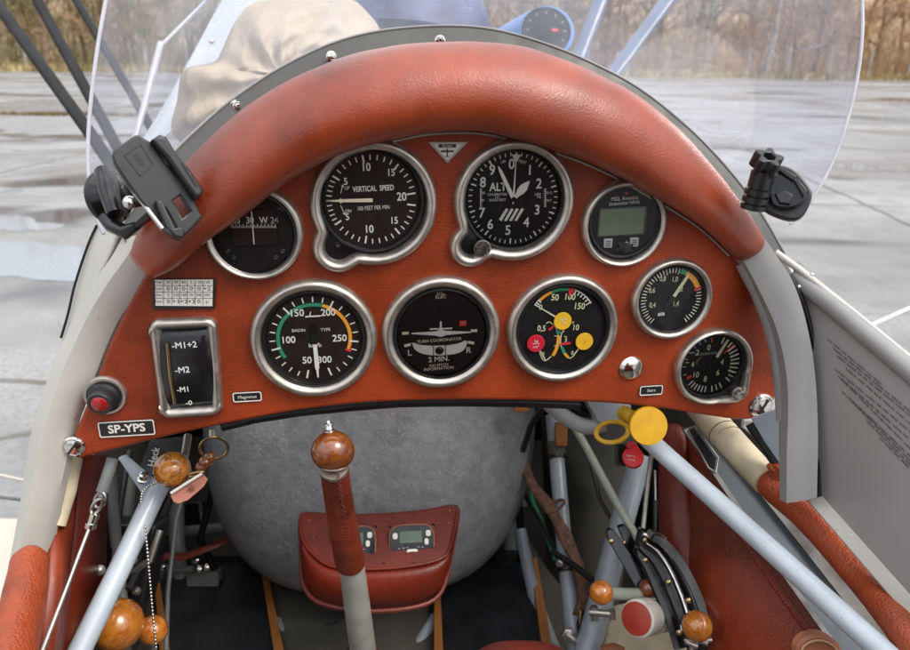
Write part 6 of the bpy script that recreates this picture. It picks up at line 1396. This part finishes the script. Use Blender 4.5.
    bp = N.new('ShaderNodeBump'); bp.inputs['Distance'].default_value = .01; L.new(mrange(pud, 0, 1, .35, .0), bp.inputs['Strength']); L.new(noise(60, 4), bp.inputs['Height']); L.new(bp.outputs['Normal'], b.inputs['Normal'])
    return m
M['tarmac'] = tarmac()
sheet_mesh('tarmac_apron', [-200, -60, -20, 0, 20, 60, 200], [-120, -30, 0, 20, 40, EDGE], lambda x, y: 0.004, M['tarmac'])
M['water'] = mat('water', (0.30, 0.325, 0.35), 0.03, var=.1, rvar=.01)
def gpt(px, py):
    d = C(px, py, 1) - CAM; return CAM + d * (CAMZ / -d.z)
for px, py, w, h_, sd in ((25, 262, 74, 22, 1), (8, 224, 50, 7, 2), (905, 168, 60, 5, 3), (-60, 190, 60, 6, 4)):
    rq = random.Random(sd); mb = MB(); ph = [rq.uniform(0, 6.28) for _ in range(4)]; loop = []
    for k in range(64):
        a = 2 * math.pi * k / 64; r_ = 1 + .22 * math.sin(2 * a + ph[0]) + .13 * math.sin(3 * a + ph[1]) + .09 * math.sin(5 * a + ph[2]) + .05 * math.sin(9 * a + ph[3])
        p = gpt(px + w * r_ * math.cos(a), py + h_ * r_ * math.sin(a)); loop.append(Vector((p.x, p.y, .008)))
    mb.poly(loop); o = build('puddle', mb, ['water']); o['kind'] = 'structure'
# tufts along the joint and dry grass verge
def blades(name, label, gen, n, m, kind='stuff'):
    mb = MB()
    for _ in range(n):
        x, y, z, h, w, lean = gen(); a = random.uniform(0, 6.28); dx, dy = math.cos(a) * w, math.sin(a) * w; lx, ly = random.gauss(0, lean), random.gauss(0, lean)
        mb.add([Vector((x - dx, y - dy, z)), Vector((x + dx, y + dy, z)), Vector((x + lx, y + ly, z + h))], [(0, 1, 2)], random.randrange(len(m)))
    o = build(name, mb, m, origin=(0, 0, 0)); o['kind'] = kind; o['label'] = label; o['category'] = 'grass'; return o
def gmat(n, c): M[n] = mat(n, c, .9, var=.25, vscale=.6)
gmat('grass_straw', (.60, .47, .24)); gmat('grass_green', (.17, .18, .05)); gmat('grass_brown', (.27, .17, .08)); gmat('tuft', (.14, .10, .035))
blades('dry_grass', 'strip of dry straw coloured grass at the far tarmac edge', lambda: (random.uniform(-62, 62), EDGE + random.uniform(-.4, 1) ** 1 * 1 + random.uniform(0, 6) , 0, random.uniform(.2, .65) * (1.7 if random.random() < .08 else 1), random.uniform(.02, .06), .12), 15000, ['grass_straw', 'grass_straw', 'grass_green', 'grass_brown'])
gl = C(30, 115, 1) - CAM; gy = CAMZ / -gl.z
blades('joint_weeds', 'line of low brown weeds in a tarmac joint at far left', lambda: (random.uniform(-26, -8.8), gl.y * gy + random.gauss(0, .12) , 0.004, random.uniform(.02, .11), random.uniform(.01, .05), .05), 2600, ['tuft', 'tuft', 'grass_brown'])
# hill behind
M['hill'] = mat('hill', (.38, .29, .20), .95, var=.35, vscale=.25, bump=.5, bscale=2, bdist=.3)
rnd = random.Random(5)
sheet_mesh('wooded_rise', [x for x in range(-180, 181, 12)], [92, 98, 106, 116, 130, 170], lambda x, y: (.02 if y < 95 else min(14, (y - 92) * .75) + rnd.uniform(-.8, .8)), M['hill'])
# fence
fence = thing('fence', 'pale concrete post fence with wire along the grass verge', 'fence', (0, EDGE + 4.0, 0))
M['concrete'] = mat('concrete', (.42, .39, .35), .85, var=.15, vscale=3); M['wire_grey'] = mat('wire_grey', (.25, .24, .23), .5, .6)
n = 0
for i in range(-15, 16):
    x = i * 3.25 + .8 + random.uniform(-.08, .08); mb = MB(); hgt = random.uniform(2.2, 2.5); lean = random.uniform(-.05, .05)
    mb.loft([[Vector((x + lean * q + sx * w, EDGE + 4 + sy * w, hgt * q)) for sx, sy in ((-1, -1), (1, -1), (1, 1), (-1, 1))] for q, w in ((0, .085), (1, .065))]); build('post', mb, ['concrete'], fence)
mb = MB()
for h in (.25, .6, .95, 1.3, 1.65, 2.0): mb.tube([Vector((x, EDGE + 3.91, h + .02 * math.sin(x * 2))) for x in range(-48, 49, 4)], .007, 5)
build('wire', mb, ['wire_grey'], fence)
# winter trees
def bark(n, c): M[n] = mat(n, c, .9, var=.3, vscale=2.5)
bark('bark_brown', (.30, .20, .13)); bark('bark_grey', (.40, .34, .27)); bark('bark_olive', (.26, .23, .12)); bark('bark_red', (.44, .26, .14))
bark('twig_brown', (.42, .28, .17)); bark('twig_grey', (.43, .35, .27)); bark('twig_olive', (.38, .33, .15)); bark('twig_red', (.58, .36, .19))
def tree_meshes(seed, hgt):
    rd = random.Random(seed); tr = MB(); cr_ = MB()
    base = [Vector((0, 0, 0))]; p = Vector((0, 0, 0)); d = Vector((rd.gauss(0, .05), rd.gauss(0, .05), 1)).normalized(); path = [p.copy()]
    for i in range(9):
        p = p + d * hgt / 9; d = (d + Vector((rd.gauss(0, .10), rd.gauss(0, .10), .1))).normalized(); path.append(p.copy())
    r0 = hgt * .017; tr.tube(path, [r0 * (1.25 if i == 0 else 1) * (1 - i / 10.5) for i in range(10)], 8)
    def branch(o, dr, L, r, lev):
        pts = [o.copy()]; q = o.copy(); dd = dr.copy()
        for i in range(4):
            q = q + dd * L / 4; dd = (dd + Vector((rd.gauss(0, .22), rd.gauss(0, .22), rd.gauss(.08, .15)))).normalized(); pts.append(q.copy())
        (tr if lev == 0 else cr_).tube(pts, [r * (1 - .2 * i) for i in range(5)], 5 if lev == 0 else 3)
        if lev < 2:
            for k in range(6 if lev == 0 else 5):
                i = rd.randrange(1, 5); nd = (dd + Vector((rd.gauss(0, .7), rd.gauss(0, .7), rd.gauss(.2, .5)))).normalized(); branch(pts[i], nd, L * rd.uniform(.4, .65), r * .5, lev + 1)
        else:
            for k in range(3):
                i = rd.randrange(1, 5); nd = (dd + Vector((rd.gauss(0, .6), rd.gauss(0, .6), rd.gauss(.1, .4)))).normalized(); w = Vector((rd.gauss(0, 1), rd.gauss(0, 1), 0)).normalized() * .02
                cr_.add([pts[i] - w, pts[i] + w, pts[i] + nd * rd.uniform(.5, 1.1)], [(0, 1, 2)], 0)
    for i in range(16):
        k = rd.randrange(1, 9); a = rd.uniform(0, 6.28); branch(path[k].lerp(path[k + 1] if k < 9 else path[k], rd.random()), Vector((math.cos(a), math.sin(a), rd.uniform(.1, .9))).normalized(), hgt * rd.uniform(.14, .30), r0 * .38, 0)
    return tr, cr_
def tree(name, label, seed, hgt, bm, tm):
    t = thing(name, label, 'tree', (0, 0, 0), 'bare winter trees behind the fence'); a, b = tree_meshes(seed, hgt); build('trunk', a, [bm], t, smooth=60); build('crown', b, [tm], t, smooth=60); return t
KINDS = [('bare_tree', 'bare brown tree in the wood behind the fence', 'bark_brown', 'twig_brown', 11, 13), ('bare_tree', 'bare grey barked tree in the wood behind the fence', 'bark_grey', 'twig_grey', 12, 14),
         ('bare_tree', 'bare olive tinted tree in the wood beyond the left struts', 'bark_olive', 'twig_olive', 13, 11), ('bare_tree', 'bare reddish tree in the wood at far right', 'bark_red', 'twig_red', 14, 12)]
PRO = [tree(n_, l_, s_, h_, M[b_], M[t_]) for n_, l_, b_, t_, s_, h_ in KINDS]
used = [0] * 4; rd = random.Random(21)
spots = []
for i in range(96):
    y = EDGE + 7 + (i % 4) * 5.5 + rd.uniform(-2, 2); x = -52 + 104 * ((i * 37) % 96) / 96 + rd.uniform(-.6, .6); spots.append((x, y))
for x, y in spots:
    k = (2 if rd.random() < .75 else 0) if x < -16 else (3 if x > 26 and rd.random() < .8 else rd.choice((0, 1, 1, 0)))
    src = PRO[k]
    if used[k] == 0: o = src
    else:
        o = src.copy(); col.objects.link(o)
        for ch in list(src.children): c = ch.copy(); col.objects.link(c); c.parent = o
    used[k] += 1; sc = rd.uniform(.8, 1.25); o.location = (x, y, 0); o.rotation_euler = (0, 0, rd.uniform(0, 6.28)); o.scale = (sc, sc, sc * rd.uniform(.9, 1.15))
# scrub at the foot of the wood: one mass of twigs nobody could count
mb = MB(); rd = random.Random(9)
for i in range(30000):
    x = rd.uniform(-56, 56); y = EDGE + 6 + rd.random() ** .8 * 20; zz = rd.random() ** 1.5 * 5.5; L_ = rd.uniform(.5, 1.9); a = rd.gauss(0, .45); b_ = rd.uniform(0, 6.28); w = rd.uniform(.012, .04)
    d = Vector((math.sin(a) * math.cos(b_), math.sin(a) * math.sin(b_), math.cos(a))) * L_; s_ = Vector((w, 0, 0)); p = Vector((x, y, zz * .75))
    k = (2 if rd.random() < .7 else 0) if x < -14 else (3 if rd.random() < .3 + .5 * (x > 26) else (1 if rd.random() < .5 else 0))
    mb.add([p - s_, p + s_, p + d], [(0, 1, 2)], k)
o = build('undergrowth', mb, ['twig_brown', 'twig_grey', 'twig_olive', 'twig_red'], origin=(0, EDGE + 10, 0)); o['kind'] = 'stuff'; o['label'] = 'tangle of bare scrub at the foot of the wood'; o['category'] = 'undergrowth'
# low orange bush by the fence
for i, (x, y, hh, lab) in enumerate(((22.0, EDGE + 4.8, 1.9, 'low orange brown bush against the fence right of the struts'), (37.0, EDGE + 3.0, 1.2, 'straw coloured bush in front of the fence at far right'))):
    t = thing('bush', lab, 'bush', (x, y, 0), 'bushes along the fence'); mb = MB()
    for k in range(900):
        a = rd.uniform(0, 6.28); e = rd.uniform(.1, 1.5); d = Vector((math.cos(a) * math.cos(e), math.sin(a) * math.cos(e), math.sin(e))); r0 = rd.uniform(0, .8) * hh; p = Vector((x, y, .05)) + Vector((d.x * 1.5, d.y * 1.2, d.z)) * r0; w = Vector((rd.gauss(0, 1), rd.gauss(0, 1), 0)).normalized() * rd.uniform(.01, .035)
        mb.add([p - w, p + w, p + d * rd.uniform(.2, .6) * hh * .6], [(0, 1, 2)], 0)
    build('twigs', mb, ['twig_red' if i == 0 else 'grass_straw'], t)

# ------------------------------------------------------------------ light
SUN_EL, SUN_AZ = 52, 125          # azimuth clockwise from straight ahead: behind right
W = bpy.data.worlds.new('World'); scene.world = W; W.use_nodes = True; nt = W.node_tree; N = nt.nodes; L = nt.links
bg = N['Background']; bg.inputs['Strength'].default_value = 0.15
sk = N.new('ShaderNodeTexSky'); sk.sky_type = 'NISHITA'; sk.sun_disc = False; sk.sun_elevation = R(SUN_EL); sk.sun_rotation = R(SUN_AZ); sk.air_density = 1.3; sk.dust_density = 2.5
hs = N.new('ShaderNodeHueSaturation'); hs.inputs['Saturation'].default_value = .55; L.new(sk.outputs[0], hs.inputs['Color'])
tc = N.new('ShaderNodeTexCoord'); sp = N.new('ShaderNodeSeparateXYZ'); L.new(tc.outputs['Generated'], sp.inputs[0])
mp = N.new('ShaderNodeMapping'); mp.inputs['Scale'].default_value = (1.6, 1.6, 3.8); L.new(tc.outputs['Generated'], mp.inputs['Vector'])
cn = N.new('ShaderNodeTexNoise'); cn.inputs['Scale'].default_value = 1.5; cn.inputs['Detail'].default_value = 7; cn.inputs['Distortion'].default_value = .4; L.new(mp.outputs['Vector'], cn.inputs['Vector'])
cm = N.new('ShaderNodeMapRange'); cm.inputs['From Min'].default_value = .42; cm.inputs['From Max'].default_value = .60; cm.inputs['To Min'].default_value = .10; cm.inputs['To Max'].default_value = .95; L.new(cn.outputs['Fac'], cm.inputs['Value'])
mx = N.new('ShaderNodeMix'); mx.data_type = 'RGBA'; L.new(cm.outputs['Result'], mx.inputs['Factor']); L.new(hs.outputs[0], mx.inputs['A']); mx.inputs['B'].default_value = (7.2, 7.1, 7.0, 1)
gr = N.new('ShaderNodeMapRange'); gr.inputs['From Min'].default_value = 0; gr.inputs['From Max'].default_value = 1; gr.inputs['To Min'].default_value = .42; gr.inputs['To Max'].default_value = 2.2; L.new(sp.outputs['Z'], gr.inputs['Value'])
sc_ = N.new('ShaderNodeVectorMath'); sc_.operation = 'SCALE'; L.new(mx.outputs['Result'], sc_.inputs[0]); L.new(gr.outputs['Result'], sc_.inputs['Scale'])
L.new(sc_.outputs[0], bg.inputs['Color'])
sd = bpy.data.lights.new('sun', 'SUN'); sd.energy = 1.0; sd.angle = R(24); sd.color = (1.0, .95, .88); so_ = bpy.data.objects.new('sun', sd); col.objects.link(so_)
az = R(SUN_AZ); dirv = Vector((math.sin(az) * math.cos(R(SUN_EL)), math.cos(az) * math.cos(R(SUN_EL)), math.sin(R(SUN_EL))))
so_.rotation_euler = dirv.to_track_quat('Z', 'Y').to_euler()
so_.location = (0, 0, 30)
scene.render.engine = 'CYCLES'
scene.view_settings.view_transform = 'Standard'; scene.view_settings.look = 'None'; scene.view_settings.gamma = 1; scene.view_settings.use_curve_mapping = False
scene.view_settings.exposure = 0.35
scene.cycles.max_bounces = 10; scene.cycles.transparent_max_bounces = 24; scene.cycles.diffuse_bounces = 5
